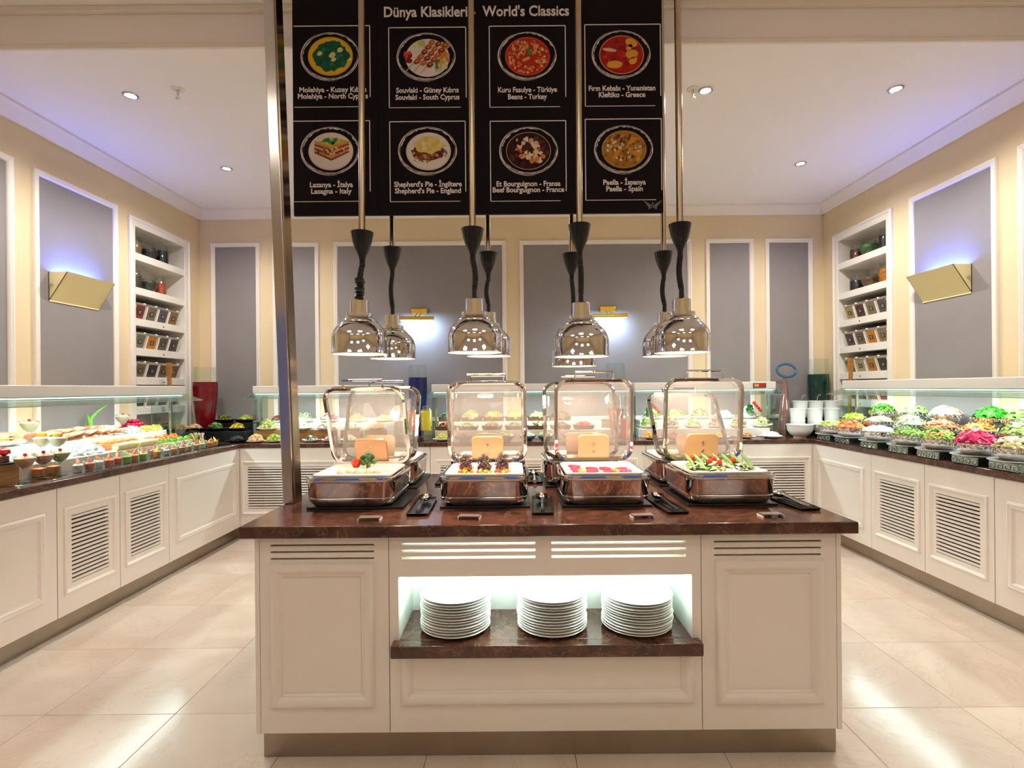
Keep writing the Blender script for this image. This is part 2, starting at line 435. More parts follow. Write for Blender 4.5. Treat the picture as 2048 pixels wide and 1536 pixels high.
RAISED = [(0, 0), (.004, .012), (.014, .016), (.026, .010), (.034, .014), (.042, .004), (.046, 0)]
slat_cache = {}
def cabinet(label, w, loc, rz, kind, group):
    t = thing('buffet_cabinet', label, 'cabinet', loc, rz, group)
    g = .0025
    b = MB(); zt = ZT - TT
    if kind == 'panel': b.box((g, .0, .118), (w - g, .50, zt), m_cab)
    else:   # hollow carcass: the vents open into it
        b.box((g, .0, .118), (g + .016, .50, zt), m_board_in).box((w - g - .016, .0, .118), (w - g, .50, zt), m_board_in).box((g + .016, .484, .118), (w - g - .016, .50, zt), m_board_in)
        b.box((g + .016, .0, .118), (w - g - .016, .484, .134), m_board_in).box((g + .016, .0, zt - .016), (w - g - .016, .484, zt), m_board_in)
    b.build('body', m_cab, t, smooth=False)
    z0, z1 = .12, ZT - TT - .002
    if kind == 'panel':
        d = MB().box((g, -.02, z0), (w - g, 0, z1)); d.mould(.085, w - .085, .25, .775, RAISED, y=-.02)
        d.box((.15, -.0215, .315), (w - .15, -.018, .71))
        d.build('door', m_cab, t, bevel=.002)
    else:
        a0, a1, b0, b1 = .10, w - .10, .30, .715
        d = MB().box((g, -.02, z0), (a0, 0, z1)).box((a1, -.02, z0), (w - g, 0, z1)).box((a0, -.02, z0), (a1, 0, b0)).box((a0, -.02, b1), (a1, 0, z1))
        d.mould(.04, w - .04, .24, .775, [(0, 0), (.004, .010), (.014, .013), (.024, .006), (.03, 0)], y=-.02)
        d = d.build('door', m_cab, t)
        n = 16; p = (b1 - b0) / n; key = round(w, 4)
        for i in range(n):
            if key not in slat_cache:
                slat_cache[key] = MB().box((a0 - .001, -.0195, .0055), (a1 + .001, -.007, p - .0055)).build('slat', m_cab, d, smooth=False)
                s = slat_cache[key]
            else:
                s = place('slat', slat_cache[key].data, d)
            s.location = (0, 0, b0 + i * p)
    return t

GC = 'ivory cabinets under the wall buffet'
ff = .03
# left run: rotated so that its fronts face +X, local x runs along +Y
for a, b, kd, lb in ((.95, 2.02, 'panel', 'ivory panelled cabinet before the framed cabinet on the glass cup side'),
                     (2.02, 3.085, 'panel', 'ivory cabinet with framed panel beside the first vented cabinet under the glass cups'),
                     (3.085, 3.575, 'louver', 'ivory vented cabinet under the front of the cold cuts, next to a framed panel'),
                     (3.575, 4.08, 'louver', 'ivory vented cabinet nearer the red vase corner under the cold cuts'),
                     (4.08, CYB + ff - .022, 'panel', 'ivory panelled corner cabinet below the small food glasses')):
    cabinet(lb, b - a, (CXL - ff, a, 0), R(90), kd, GC)
for a, b, kd, lb in ((CXL - ff, -1.75, 'louver', 'ivory wide vented cabinet behind the steel post'),
                     (-1.75, -.85, 'panel', 'ivory panelled cabinet under the juice jugs'),
                     (-.85, -.25, 'louver', 'ivory vented cabinet under the wooden trays, beside the juice jugs'),
                     (-.25, .35, 'louver', 'ivory vented cabinet under the wooden trays, middle of the back wall'),
                     (.35, 1.30, 'panel', 'ivory panelled cabinet under the red carafe'),
                     (1.30, 2.26, 'panel', 'ivory panelled cabinet under the lettuce dishes'),
                     (2.26, CXR + ff, 'louver', 'ivory vented cabinet below the white bowls by the salad corner')):
    cabinet(lb, b - a, (a, CYB + ff, 0), 0, kd, GC)
for a, b, kd, lb in ((CYB + ff - .022, 4.29, 'panel', 'ivory panelled corner cabinet below the first salad bowls'),
                     (4.29, 3.73, 'louver', 'ivory vented cabinet under the salad bowls, next to the corner panel'),
                     (3.73, 3.187, 'louver', 'ivory vented cabinet under the beetroot bowl'),
                     (3.187, 2.1, 'panel', 'ivory panelled cabinet past the beetroot bowl'),
                     (2.1, .95, 'panel', 'ivory panelled end cabinet of the salad side')):
    cabinet(lb, a - b, (CXR + ff, a, 0), R(-90), kd, GC)

# ------------------------------------------------------------------ display cases (sneeze guards)
def case(label, w, loc, rz, dep=.34):
    """local: x along the counter, front toward -Y; beam front face at y=0, base on the worktop"""
    t = thing('sneeze_guard', label, 'display case', loc, rz, 'lit glass display cases')
    MB().box((0, 0, 1.442 - ZT), (w, .16, 1.525 - ZT)).build('beam', m_white, t, bevel=.006)
    MB().box((.02, .02, 1.434 - ZT), (w - .02, .06, 1.4425 - ZT)).build('light_strip', m_led, t)
    g = MB().prism([(.0, 1.442 - ZT), (-.002, 1.450 - ZT), (-.150, 1.397 - ZT), (-.148, 1.390 - ZT)], -.012, w + .012, axis='x').build('visor', m_pane, t)
    MB().box((-.012, -.152, 1.389 - ZT), (w + .012, -.140, 1.394 - ZT)).build('visor_edge', m_gedge, g)
    for x in (.004, w - .012):
        MB().box((x, -.0, .0), (x + .008, dep - .02, 1.442 - ZT)).build('end_glass', m_pane, t)
    for x in (.014, w - .034):
        MB().box((x, .12, 0), (x + .02, .14, 1.445 - ZT)).build('post', m_steel, t)
    area('case_beam', (w / 2, .04, 1.43 - ZT), w - .1, .04, P_CASE * w, COOL, parent=t)
    return t
case('long lit glass case over the cold cuts and food glasses', 3.9, (-3.10, .95, ZT), R(90))
def bx(px): return (px - CX) * 5.45 / F
case('short lit glass case behind the steel post', bx(792) - bx(505), (bx(505), 5.45, ZT), 0)
case('lit glass case over the wooden trays beside the juice jugs', bx(1264) - bx(863), (bx(863), 5.45, ZT), 0)
c3 = case('lit glass case over the lettuce dishes with red digital display', bx(1552) - bx(1269), (bx(1269), 5.45, ZT), 0)
d0 = bx(1506) - bx(1269); d1 = bx(1532) - bx(1269)
dp = MB().box((d0, -.006, 1.462 - ZT), (d1, .0, 1.51 - ZT)).build('digital_display', mat('display bezel', '#5a4a42', .4), c3)
MB().box((d0 + .012, -.008, 1.472 - ZT), (d0 + .06, -.006, 1.5 - ZT)).build('indicator', glow('amber indicator', '#d98a4a', 1.2), dp)
MB().box((d0 + .07, -.008, 1.472 - ZT), (d1 - .012, -.006, 1.5 - ZT)).build('readout', glow('red readout', '#c02828', 1.2), dp)
case('long lit glass case over the salad bowls', 4.17, (3.25, 5.12, ZT), R(-90), .3)

# ------------------------------------------------------------------ shelf niches
SHELF_Z = [2.818, 2.486, 2.184, 1.896, 1.612, 1.324, 1.04]
def niche(X, s, label):
    t = thing('shelf_unit', label, 'shelves', (X, 0, NZ0))
    D = .355
    b = MB()
    b.box((0, NY0, 0), (s * D, NY0 + .012, NZ1 - NZ0)).box((0, NY1 - .012, 0), (s * D, NY1, NZ1 - NZ0)).box((s * (D - .012), NY0, 0), (s * D, NY1, NZ1 - NZ0)).box((0, NY0, NZ1 - NZ0 - .012), (s * D, NY1, NZ1 - NZ0))
    b.build('carcass', m_white, t, smooth=False)
    M = Matrix.Rotation(R(90 if s < 0 else -90), 4, 'Z')
    x0, x1 = (NY0 - .085, NY1 + .07) if s < 0 else (-NY1 - .07, -NY0 + .085)
    MB().mould(x0, x1, 0, NZ1 - NZ0 + .06, [(0, 0), (0, .02), (.02, .03), (.035, .018), (.07, .018), (.085, .01), (.085, 0)], M=M).build('frame', m_trim, t)
    for i, z in enumerate(SHELF_Z):
        sh = MB().box((-s * .004, NY0 + .01, z - .07 - NZ0), (s * (D - .01), NY1 - .01, z - NZ0)).build('shelf', m_white, t, bevel=.003)
        if i >= 2:
            MB().lathe([(0, .006), (.006, .004), (.007, 0), (0, 0)], 10, M=Matrix.Translation((-s * .004, (NY0 + NY1) / 2 + .02, z - .04 - NZ0)) @ Matrix.Rotation(R(90 if s < 0 else -90), 4, 'Y')).build('screw', m_black, sh)
    return t
niche(XL, -1, 'white built-in wall shelves beside the red vase')
niche(XR, 1, 'white built-in wall shelves beside the dark green vase')

m_labelp = mat('black label', '#17130f', .5)
def bin_(X, s, y, z, col, label, dark=False):
    """slanted ingredient bin, opening toward the room"""
    t = thing('ingredient_bin', label, 'storage bin', (X, y, z), 0, 'slanted ingredient bins on the wall shelves')
    w = .073
    poly = [(s * .29, .0), (s * .045, .0), (s * .005, .135), (s * .06, .16), (s * .29, .19)]
    MB().prism([(p[0], p[1]) for p in poly], -w, w, axis='y').build('body', m_white, t, bevel=.003)
    # window showing the contents, on the slanted front
    a = Vector((s * .045, 0, .0)); b = Vector((s * .005, 0, .135)); d = b - a
    n = Vector((-s * .135, 0, -.04)).normalized()
    q0, q1 = a + d * .08, a + d * .97
    fr = MB(); ww = w - .012
    vs = [q0 + n * .002 + Vector((0, -ww, 0)), q0 + n * .002 + Vector((0, ww, 0)), q1 + n * .002 + Vector((0, ww, 0)), q1 + n * .002 + Vector((0, -ww, 0))]
    vs += [v - n * .004 for v in vs]
    fr.add(vs, [(0, 1, 2, 3), (7, 6, 5, 4), (0, 4, 5, 1), (1, 5, 6, 2), (2, 6, 7, 3), (3, 7, 4, 0)])
    wn = fr.build('window', mat('bin contents ' + col, col, .35, var=.25, scale=60), t, smooth=False)
    c0, c1 = a + d * .36, a + d * .66; lw = .026
    def slab(c0, c1, lw, h, m):
        f = MB(); v = [c0 + n * h + Vector((0, -lw, 0)), c0 + n * h + Vector((0, lw, 0)), c1 + n * h + Vector((0, lw, 0)), c1 + n * h + Vector((0, -lw, 0))]; v += [p - n * .0025 for p in v]
        return f.add(v, [(0, 1, 2, 3), (7, 6, 5, 4), (0, 4, 5, 1), (1, 5, 6, 2), (2, 6, 7, 3), (3, 7, 4, 0)])
    lp = slab(c0, c1, lw, .004, None).build('label_plate', m_labelp, wn, smooth=False)
    if True:
        bars = MB()
        for q in (.44, .55):
            h = slab(a + d * q, a + d * (q + .04), lw * .6, .0046, None); bars.add(h.v, h.f)
        bars.build('label_print', m_chalk, wn, smooth=False)
    MB().prism([(s * .055, .162), (s * .0, .137), (s * .004, .145), (s * .055, .172), (s * .29, .2), (s * .29, .192)], -w - .002, w + .002, axis='y').build('lid', mat('smoky lid', '#8b8375', .2), t)
    MB().lathe([(0, .0), (.012, 0), (.014, .006), (.008, .014), (0, .016)], 12, M=Matrix.Translation((s * .02, w - .012, .15))).build('knob', m_white, t)
    return t
YS4 = [5.035, 5.20, 5.365, 5.53]
names = {'#7a3424': 'brick red', '#6f6650': 'olive grey', '#5a525c': 'slate', '#8a6a3a': 'ochre', '#7b735f': 'pale grey', '#c47a1a': 'bright orange', '#5f5846': 'khaki', '#4a4538': 'dark khaki',
         '#6d664e': 'moss grey', '#3f393c': 'charcoal', '#6f5a42': 'brown', '#7a5330': 'red brown', '#3e4438': 'dark green', '#7a7468': 'light grey', '#6a4a3c': 'cocoa', '#55503f': 'dull olive',
         '#a08a58': 'sand', '#5a2e28': 'maroon', '#7f7150': 'tan', '#57504a': 'ash grey', '#4f403a': 'dark brown', '#6e6048': 'olive brown', '#c07c1c': 'amber', '#85734c': 'straw',
         '#5a5048': 'umber', '#b0a27c': 'cream', '#b07a28': 'golden', '#3a3c38': 'near black', '#3c3f38': 'black green', '#9a8266': 'beige', '#8a4a38': 'rust', '#6b5f4b': 'drab'}
LB = [['#7a3424', '#6f6650', '#5a525c', '#8a6a3a'], ['#7b735f', '#c47a1a', '#5f5846', '#4a4538'], ['#6d664e', '#3f393c', '#6f5a42', '#7a5330'], ['#3e4438', '#7a7468', '#6a4a3c', '#55503f']]
RB = [['#57504a', '#7f7150', '#5a2e28', '#a08a58'], ['#85734c', '#c07c1c', '#6e6048', '#4f403a'], ['#3a3c38', '#b07a28', '#b0a27c', '#5a5048'], ['#8a4a38', '#9a8266', '#3c3f38', '#6b5f4b']]
for rows, X, s, wh in ((LB, XL, -1, 'red vase'), (RB, XR, 1, 'green vase')):
    for r, row in enumerate(rows):
        for q, col in enumerate(row):
            bin_(X, s, YS4[q], SHELF_Z[2 + r], col, 'white slanted bin with %s contents on the shelves by the %s' % (names[col], wh))

def jar(x, y, z, col, label, r=.058, h=.17, lid=True):
    t = thing('storage_jar', label, 'jar', (x, y, z), 0, 'glass jars on the wall shelves')
    MB().lathe([(0, .0), (r, 0), (r, h * .8), (r * .8, h * .92), (r * .8, h)], 20).build('glass', m_glass, t)
    MB().lathe([(0, .004), (r - .004, .004), (r - .004, h * .74), (0, h * .76)], 20).build('contents', mat('jar contents ' + col, col, .4, var=.5, scale=45, bump=.5, bscale=80), t)
    MB().lathe([(r * .84, h), (r * .84, h + .012), (.012, h + .018), (.012, h + .032), (0, h + .034)], 18).build('lid', m_glass, t)
def globe(x, y, z, col, label, r=.082):
    t = thing('globe_jar', label, 'jar', (x, y, z), 0, 'round glass jars on the wall shelves')
    pr = [(0, .0)] + [(r * math.sin(a), r - r * math.cos(a)) for a in [R(d) for d in range(20, 150, 12)]]
    MB().lathe(pr, 24).build('glass', m_glass, t)
    q = r - .004
    pc = [(0, .004)] + [(q * math.sin(a), r - q * math.cos(a)) for a in [R(d) for d in range(20, 105, 12)]] + [(0, r * 1.25)]
    MB().lathe(pc, 24).build('contents', mat('globe contents ' + col, col, .4, var=.5, scale=40, bump=.5, bscale=70), t)
zA, zB = SHELF_Z[0], SHELF_Z[1]
jar(XL - .10, 5.08, zA, '#8a6644', 'glass jar of pale brown pieces on the top shelf by the red vase')
globe(XL - .10, 5.27, zA, '#2e241f', 'round glass jar with dark contents on the top shelf by the red vase')
jar(XL - .10, 5.46, zA, '#0e1010', 'tall jar of black contents on the top shelf by the red vase', .066, .19)
jar(XL - .10, 5.08, zB, '#4a403c', 'glass jar of dark grey contents on the second shelf by the red vase')
globe(XL - .10, 5.26, zB, '#3a3a22', 'round glass jar with dark green contents beside the orange jar')
jar(XL - .10, 5.44, zB, '#d0501c', 'glass jar of bright orange contents on the second shelf by the red vase', .055, .17)
jar(XR + .10, 5.53, zA, '#6a2a1c', 'glass jar of dark red contents on the top shelf by the green vase', .062, .15)
globe(XR + .10, 5.33, zA, '#4f7a3a', 'round glass jar with green contents on the top shelf by the green vase', .088)
jar(XR + .10, 5.10, zA, '#161413', 'glass jar of black contents beside the round green jar', .055, .19)
jar(XR + .10, 5.53, zB, '#2c1a1f', 'glass jar of dark purple contents on the second shelf by the green vase', .066, .15)
globe(XR + .10, 5.32, zB, '#7a5230', 'round glass jar with brown contents beside an orange jar', .08)
jar(XR + .10, 5.10, zB, '#d87a20', 'glass jar of light orange pieces on the second shelf by the green vase', .06, .19)

# wooden paddles standing at the far end of each shelf niche
def paddle(x, y, z0, z1, label, lean):
    t = thing('wooden_paddle', label, 'wooden spoon', (x, y, z0), 0, 'long wooden paddles')
    h = z1 - z0
    MB().tube([(0, 0, .05), (lean * .5, 0, h * .55), (lean, 0, h * .82)], [.014, .016, .02], 8).build('handle', m_wood, t)
    MB().rings([[(lean + .9 * p[0], p[1] * .35, p[2]) for p in rr(.04, .03, .01, h * .8)], [(lean + p[0], p[1] * .35, p[2]) for p in rr(.075, .03, .012, h * .9)], [(lean + p[0], p[1] * .35, p[2]) for p in rr(.05, .03, .012, h)]]).build('blade', m_wood, t)
    MB().lathe([(0, .0), (.045, 0), (.045, .09), (.041, .09), (.041, .01), (0, .01)], 16).build('pot', m_porc, t)
paddle(-3.51, 5.26, ZT, 1.77, 'wooden paddle standing in a small pot beside the red vase shelves', -.02)
paddle(3.43, 5.29, ZT, 1.76, 'wooden paddle standing in a small pot beside the green vase shelves', .02)

# ------------------------------------------------------------------ wall lamps
m_sconce = mat('cream sconce paint', '#efdfa6', .6)
def sconce(X, s, y0, y1, z0, z1, label):
    t = thing('wall_sconce', label, 'wall lamp', (X - s * .0065, (y0 + y1) / 2, z0))
    L = (y1 - y0) / 2; d = .15; h = z1 - z0; o = -s
    b = MB()
    # open wedge: slanted front, triangular ends, back plate
    tk = .006
    b.prism([(0, 0), (o * d, h), (o * (d - tk), h), (0, tk * 1.6)], -L, L, axis='y')
    for e in (-L, L - tk): b.prism([(0, 0), (o * d, h), (0, h)], e, e + tk, axis='y')
    b.box((0, -L, 0), (o * tk, L, h))
    b.build('shade', m_sconce, t)
    MB().lathe([(0, .012), (.008, .012), (.012, .004), (.012, 0), (0, 0)], 12, M=Matrix.Translation((o * .03, -L, h * .55)) @ Matrix.Rotation(R(90), 4, 'X')).build('knob', m_chrome, t)
    MB().box((o * .03, -L + .04, h - .06), (o * .05, L - .04, h - .05)).build('tube', glow('blue tube', '#3f66ff', 5), t)
    a = area('sconce_beam', (o * .05, 0, h - .03), .04, L * 1.7, 7.5, (.08, .17, 1.0), rot=(0, R(180 - s * -18), 0), parent=t)
sconce(XL, -1, 4.02, 4.50, 2.19, 2.42, 'cream wedge wall sconce with blue light beside the red vase shelves')
sconce(XR, 1, 4.02, 4.50, 2.19, 2.42, 'cream wedge wall sconce with blue light beside the green vase shelves')
def picture_light(px, py, label):
    p = PY(px, py, YB)
    t = thing('picture_light', label, 'wall lamp', (p.x, YB - .006, p.z))
    MB().box((-.095, -.05, -.035), (.095, 0, .035)).build('mount', m_gold, t, bevel=.012)
    MB().tube([(-.02, -.04, -.02), (-.02, -.18, -.08)], .006, 8).tube([(.02, -.04, -.02), (.02, -.18, -.08)], .006, 8).build('arm', m_chrome, t)
    sh = MB()
    sh.tube([(-.19, -.19, -.10), (.19, -.19, -.10)], .022, 12).build('tube', m_gold, t)
    MB().box((-.18, -.20, -.126), (.18, -.18, -.121)).build('lamp', glow('picture lamp', '#dce8ff', 10), t)
    area('picture_beam', (0, -.165, -.128), .34, .03, 6, (.5, .7, 1.0), rot=(R(38), 0, 0), parent=t)
picture_light(840, 624, 'small brass picture light on the grey panel above the juice jugs')
picture_light(1214, 619, 'small brass picture light on the grey panel above the lettuce dishes')

# ================================================================== ISLAND
IX0, IX1, IY0, IY1 = -1.082, 1.332, 2.0, 3.22
tag(MB().box((IX0, IY0, ZT - .047), (IX1, IY1, ZT)).build('island_worktop', m_marble, bevel=.005), 'brown marble worktop of the serving island carrying the chafing dishes', 'worktop')
tag(MB().box((-1.026, 2.077, 0), (1.283, 3.14, .117)).build('island_plinth', m_kick, bevel=.003), 'brushed steel plinth under the serving island', 'plinth')
BX0, BJ1, BJ2, BX1 = -1.037, -.506, .731, 1.285
FY = 2.04
ZI = ZT - .047
def slits(mb, x0, x1, z1, n=3, gap=.0095, pitch=.0275, xa=None, xb=None, za=None, zb=None):
    pass
BIG = [(0, 0), (.003, .010), (.012, .017), (.026, .018), (.038, .010), (.045, .004), (.05, .006), (.056, 0)]
def zf(py): return PY(1030, py, FY).z
def xf(px, py=1250): return PY(px, py, FY).x
def door_with_vents(parent, x0, x1, z0, z1, groups, zs, gap, name='door', lit=False):
    """front slab with real slots cut through for the vents: built from strips round the openings"""
    m = MB(); xs = [g for grp in groups for g in grp]
    edges = [x0] + xs + [x1]
    zt = zs[0] + gap / 2; zb = zs[-1] - gap / 2
    m.box((x0, FY, z0), (x1, FY + .022, zb)); m.box((x0, FY, zt), (x1, FY + .022, z1))
    for i in range(0, len(edges), 2): m.box((edges[i], FY, zb), (edges[i + 1], FY + .022, zt))
    for a, b in groups:
        for i in range(len(zs) - 1): m.box((a, FY, zs[i + 1] + gap / 2), (b, FY + .022, zs[i] - gap / 2))
    return m
vz = [zf(1087), zf(1100.5), zf(1114)]
# left unit
for nm, a, b, g, lab, mo, ip in (('l', BX0, BJ1, [(xf(541, 1100), xf(748, 1100))], 'ivory panelled island cabinet on the steel post side', (540, 750), (565, 722)),
                        ('r', BJ2, BX1, [(xf(1428, 1100), xf(1642, 1100))], 'ivory panelled island cabinet on the green vase side', (1430, 1648), (1455, 1620))):
    t = thing('island_cabinet', lab, 'cabinet', (0, 0, 0), 0, 'ivory cabinets of the serving island')
    zc = vz[2] - .05; yc = FY + .5      # cavity behind the vent slots
    body = MB().box((a + .002, FY + .045, .117), (b - .002, 3.16, zc), m_cab).box((a + .002, yc, zc), (b - .002, 3.16, ZI), m_board_in)
    body.box((a + .002, FY + .023, zc), (a + .018, yc, ZI), m_board_in).box((b - .018, FY + .023, zc), (b - .002, yc, ZI), m_board_in).box((a + .002, FY + .023, zc - .016), (b - .002, FY + .05, zc), m_board_in)
    s0, s1 = (a, a + .018) if nm == 'l' else (b - .018, b)
    body.box((s0, FY - .0, .117), (s1, FY + .05, ZI), m_cab)
    body.build('body', m_cab, t)
    da, db = (a + .020, b - .0015) if nm == 'l' else (a + .0015, b - .020)
    m = door_with_vents(t, da, db, .12, ZI - .002, g, vz, .0075)
    m.mould(xf(mo[0]), xf(mo[1]), zf(1412), zf(1122), BIG, y=FY)
    i0, i1, j0, j1 = xf(ip[0]), xf(ip[1]), zf(1380), zf(1153)
    m.box((i0, FY - .0025, j0), (i1, FY, j1))
    d = m.build('door', m_cab, t)
# middle unit with the plate niche
t = thing('island_niche_cabinet', 'ivory middle island cabinet with a lit plate niche and white slots', 'cabinet', (0, 0, 0), 0, 'ivory cabinets of the serving island')
ox0, ox1, oz0, oz1 = xf(797, 1200), xf(1384, 1200), .486, zf(1152)
NB = 2.32
m = MB().box((BJ1 + .002, NB + .02, .117), (BJ2 - .002, 3.16, ZI))
m.box((BJ1 + .002, FY + .03, .117), (BJ2 - .002, NB + .02, oz0 - .05)).box((BJ1 + .002, FY + .12, oz1 + .04), (BJ2 - .002, NB + .02, ZI))
m.build('body', m_cab, t)
ln = MB().box((ox0 - .02, FY + .02, oz0 - .05), (ox0, NB + .02, oz1 + .04)).box((ox1, FY + .02, oz0 - .05), (ox1 + .02, NB + .02, oz1 + .04)).box((ox0 - .02, NB, oz0 - .05), (ox1 + .02, NB + .02, oz1 + .04)).box((ox0 - .02, FY + .075, oz1 + .03), (ox1 + .02, NB + .02, oz1 + .04))
ln.build('niche_lining', mat('white niche lining', '#eef4ee', .5), t, smooth=False)
g2 = [(xf(803, 1100), xf(1071, 1100)), (xf(1103, 1100), xf(1372, 1100))]
fr = MB(); gap = .0105; zt = vz[0] + gap / 2; zb = vz[2] - gap / 2
X0, X1 = BJ1 + .0015, BJ2 - .0015
fr.box((X0, FY, zt), (X1, FY + .022, ZI - .002)); fr.box((X0, FY, oz1), (X1, FY + .022, zb))
e = [X0, g2[0][0], g2[0][1], g2[1][0], g2[1][1], X1]
for i in (0, 2, 4): fr.box((e[i], FY, zb), (e[i + 1], FY + .022, zt))
for a, b in g2:
    for i in (0, 1): fr.box((a, FY, vz[i + 1] + gap / 2), (b, FY + .022, vz[i] - gap / 2))
fr.box((X0, FY, oz0 - .05), (ox0, FY + .022, oz1)); fr.box((ox1, FY, oz0 - .05), (X1, FY + .022, oz1)); fr.box((X0, FY, .12), (X1, FY + .022, oz0 - .048))
xa, xb, za, zt_ = xf(800), xf(1388), zf(1408), oz0 - .048
fr.rings([[(xa + o, FY - h, zt_), (xa + o, FY - h, za + o), (xb - o, FY - h, za + o), (xb - o, FY - h, zt_)] for o, h in BIG], None, False, False, False)
fr.box((xf(826), FY - .0025, zf(1378)), (xf(1357), FY, oz0 - .049))
fr.build('front', m_cab, t)
ls = MB().box((ox0 + .02, FY + .03, oz1 + .02), (ox1 - .02, FY + .05, oz1 + .028)).build('light_strip', m_ledg, t)
area('niche_beam', ((ox0 + ox1) / 2, FY + .06, oz1 + .015), ox1 - ox0 - .05, .03, P_NICHE, (.82, 1, .92), parent=t)
area('vent_beam', ((ox0 + ox1) / 2, FY + .07, oz1 + .035), ox1 - ox0 - .05, .02, P_NICHE * .5, (.9, 1, .95), rot=(R(180), 0, 0), parent=t)
MB().box((ox0, FY + .1, oz1 + .045), (ox1, FY + .115, ZI - .003)).build('vent_reflector', mat('white reflector', '#fbfff8', .6), t)
tag(MB().box((xf(787, 1300), 1.985, oz0 - .048), (xf(1398, 1300), FY - .001, oz0)).box((ox0 + .001, FY - .002, oz0 - .047), (ox1 - .001, NB - .001, oz0)).build('plate_shelf', m_marble, bevel=.004), 'brown marble shelf in the island niche under the plates', 'shelf')

# plates
pm = MB().lathe([(0, .0), (.085, 0), (.09, .003), (.10, .008), (.142, .017), (.145, .0185), (.143, .020), (.10, .0125), (.085, .007), (0, .006)], 40)
pl0 = pm.build('dinner_plate', m_porc)
fst = True
for k, (px, cnt, lab) in enumerate(((912, 13, 'white dinner plate in the stack on the steel post side of the niche'), (1104, 13, 'white dinner plate in the middle stack of the niche'), (1274, 12, 'white dinner plate in the stack on the green vase side of the niche'))):
    X = (px - CX - 4) * 2.15 / F
    for i in range(cnt):
        o = pl0 if fst else pl0.copy()
        if not fst: COL.objects.link(o)
        fst = False
        o.location = (X + random.uniform(-.003, .003), 2.155 + random.uniform(-.003, .003), oz0 + i * .0112); o.rotation_euler = (0, 0, random.random() * 6)
        tag(o, lab, 'plate', 'stack of white plates %s' % ('on the post side', 'in the middle', 'on the green vase side')[k])

# steel post
pa = PZ(563, 1006, ZT); pc = PZ(597, 996, ZT)
PB = Vector((-1.062, 2.40, ZT)); PT = Vector((PY(542, 0, 2.40).x - .002, 2.37, 3.35))
dv = (PT - PB) / (PT.z - PB.z); PT = PB + dv * (ZH - ZT)
t = thing('steel_post', 'tall polished steel post rising from the island worktop, leaning a little', 'post', PB)
w, d = .05, .10
q = PT - PB
prof = [(-w / 2, -d / 2), (w / 2, -d / 2), (w / 2, d / 2), (-w / 2, d / 2)]
MB().rings([[(a, b + d / 2, 0) for a, b in prof], [(a + q.x, b + d / 2 + q.y, q.z) for a, b in prof]]).build('column', m_steel, t, bevel=.004)
MB().rings([[(w / 2 + a, .015 + b, 0) for a, b in ((0, 0), (.004, 0), (.004, .07), (0, .07))], [(w / 2 + a + q.x, .015 + b + q.y, q.z) for a, b in ((0, 0), (.004, 0), (.004, .07), (0, .07))]]).build('side_strip', m_brass, t)

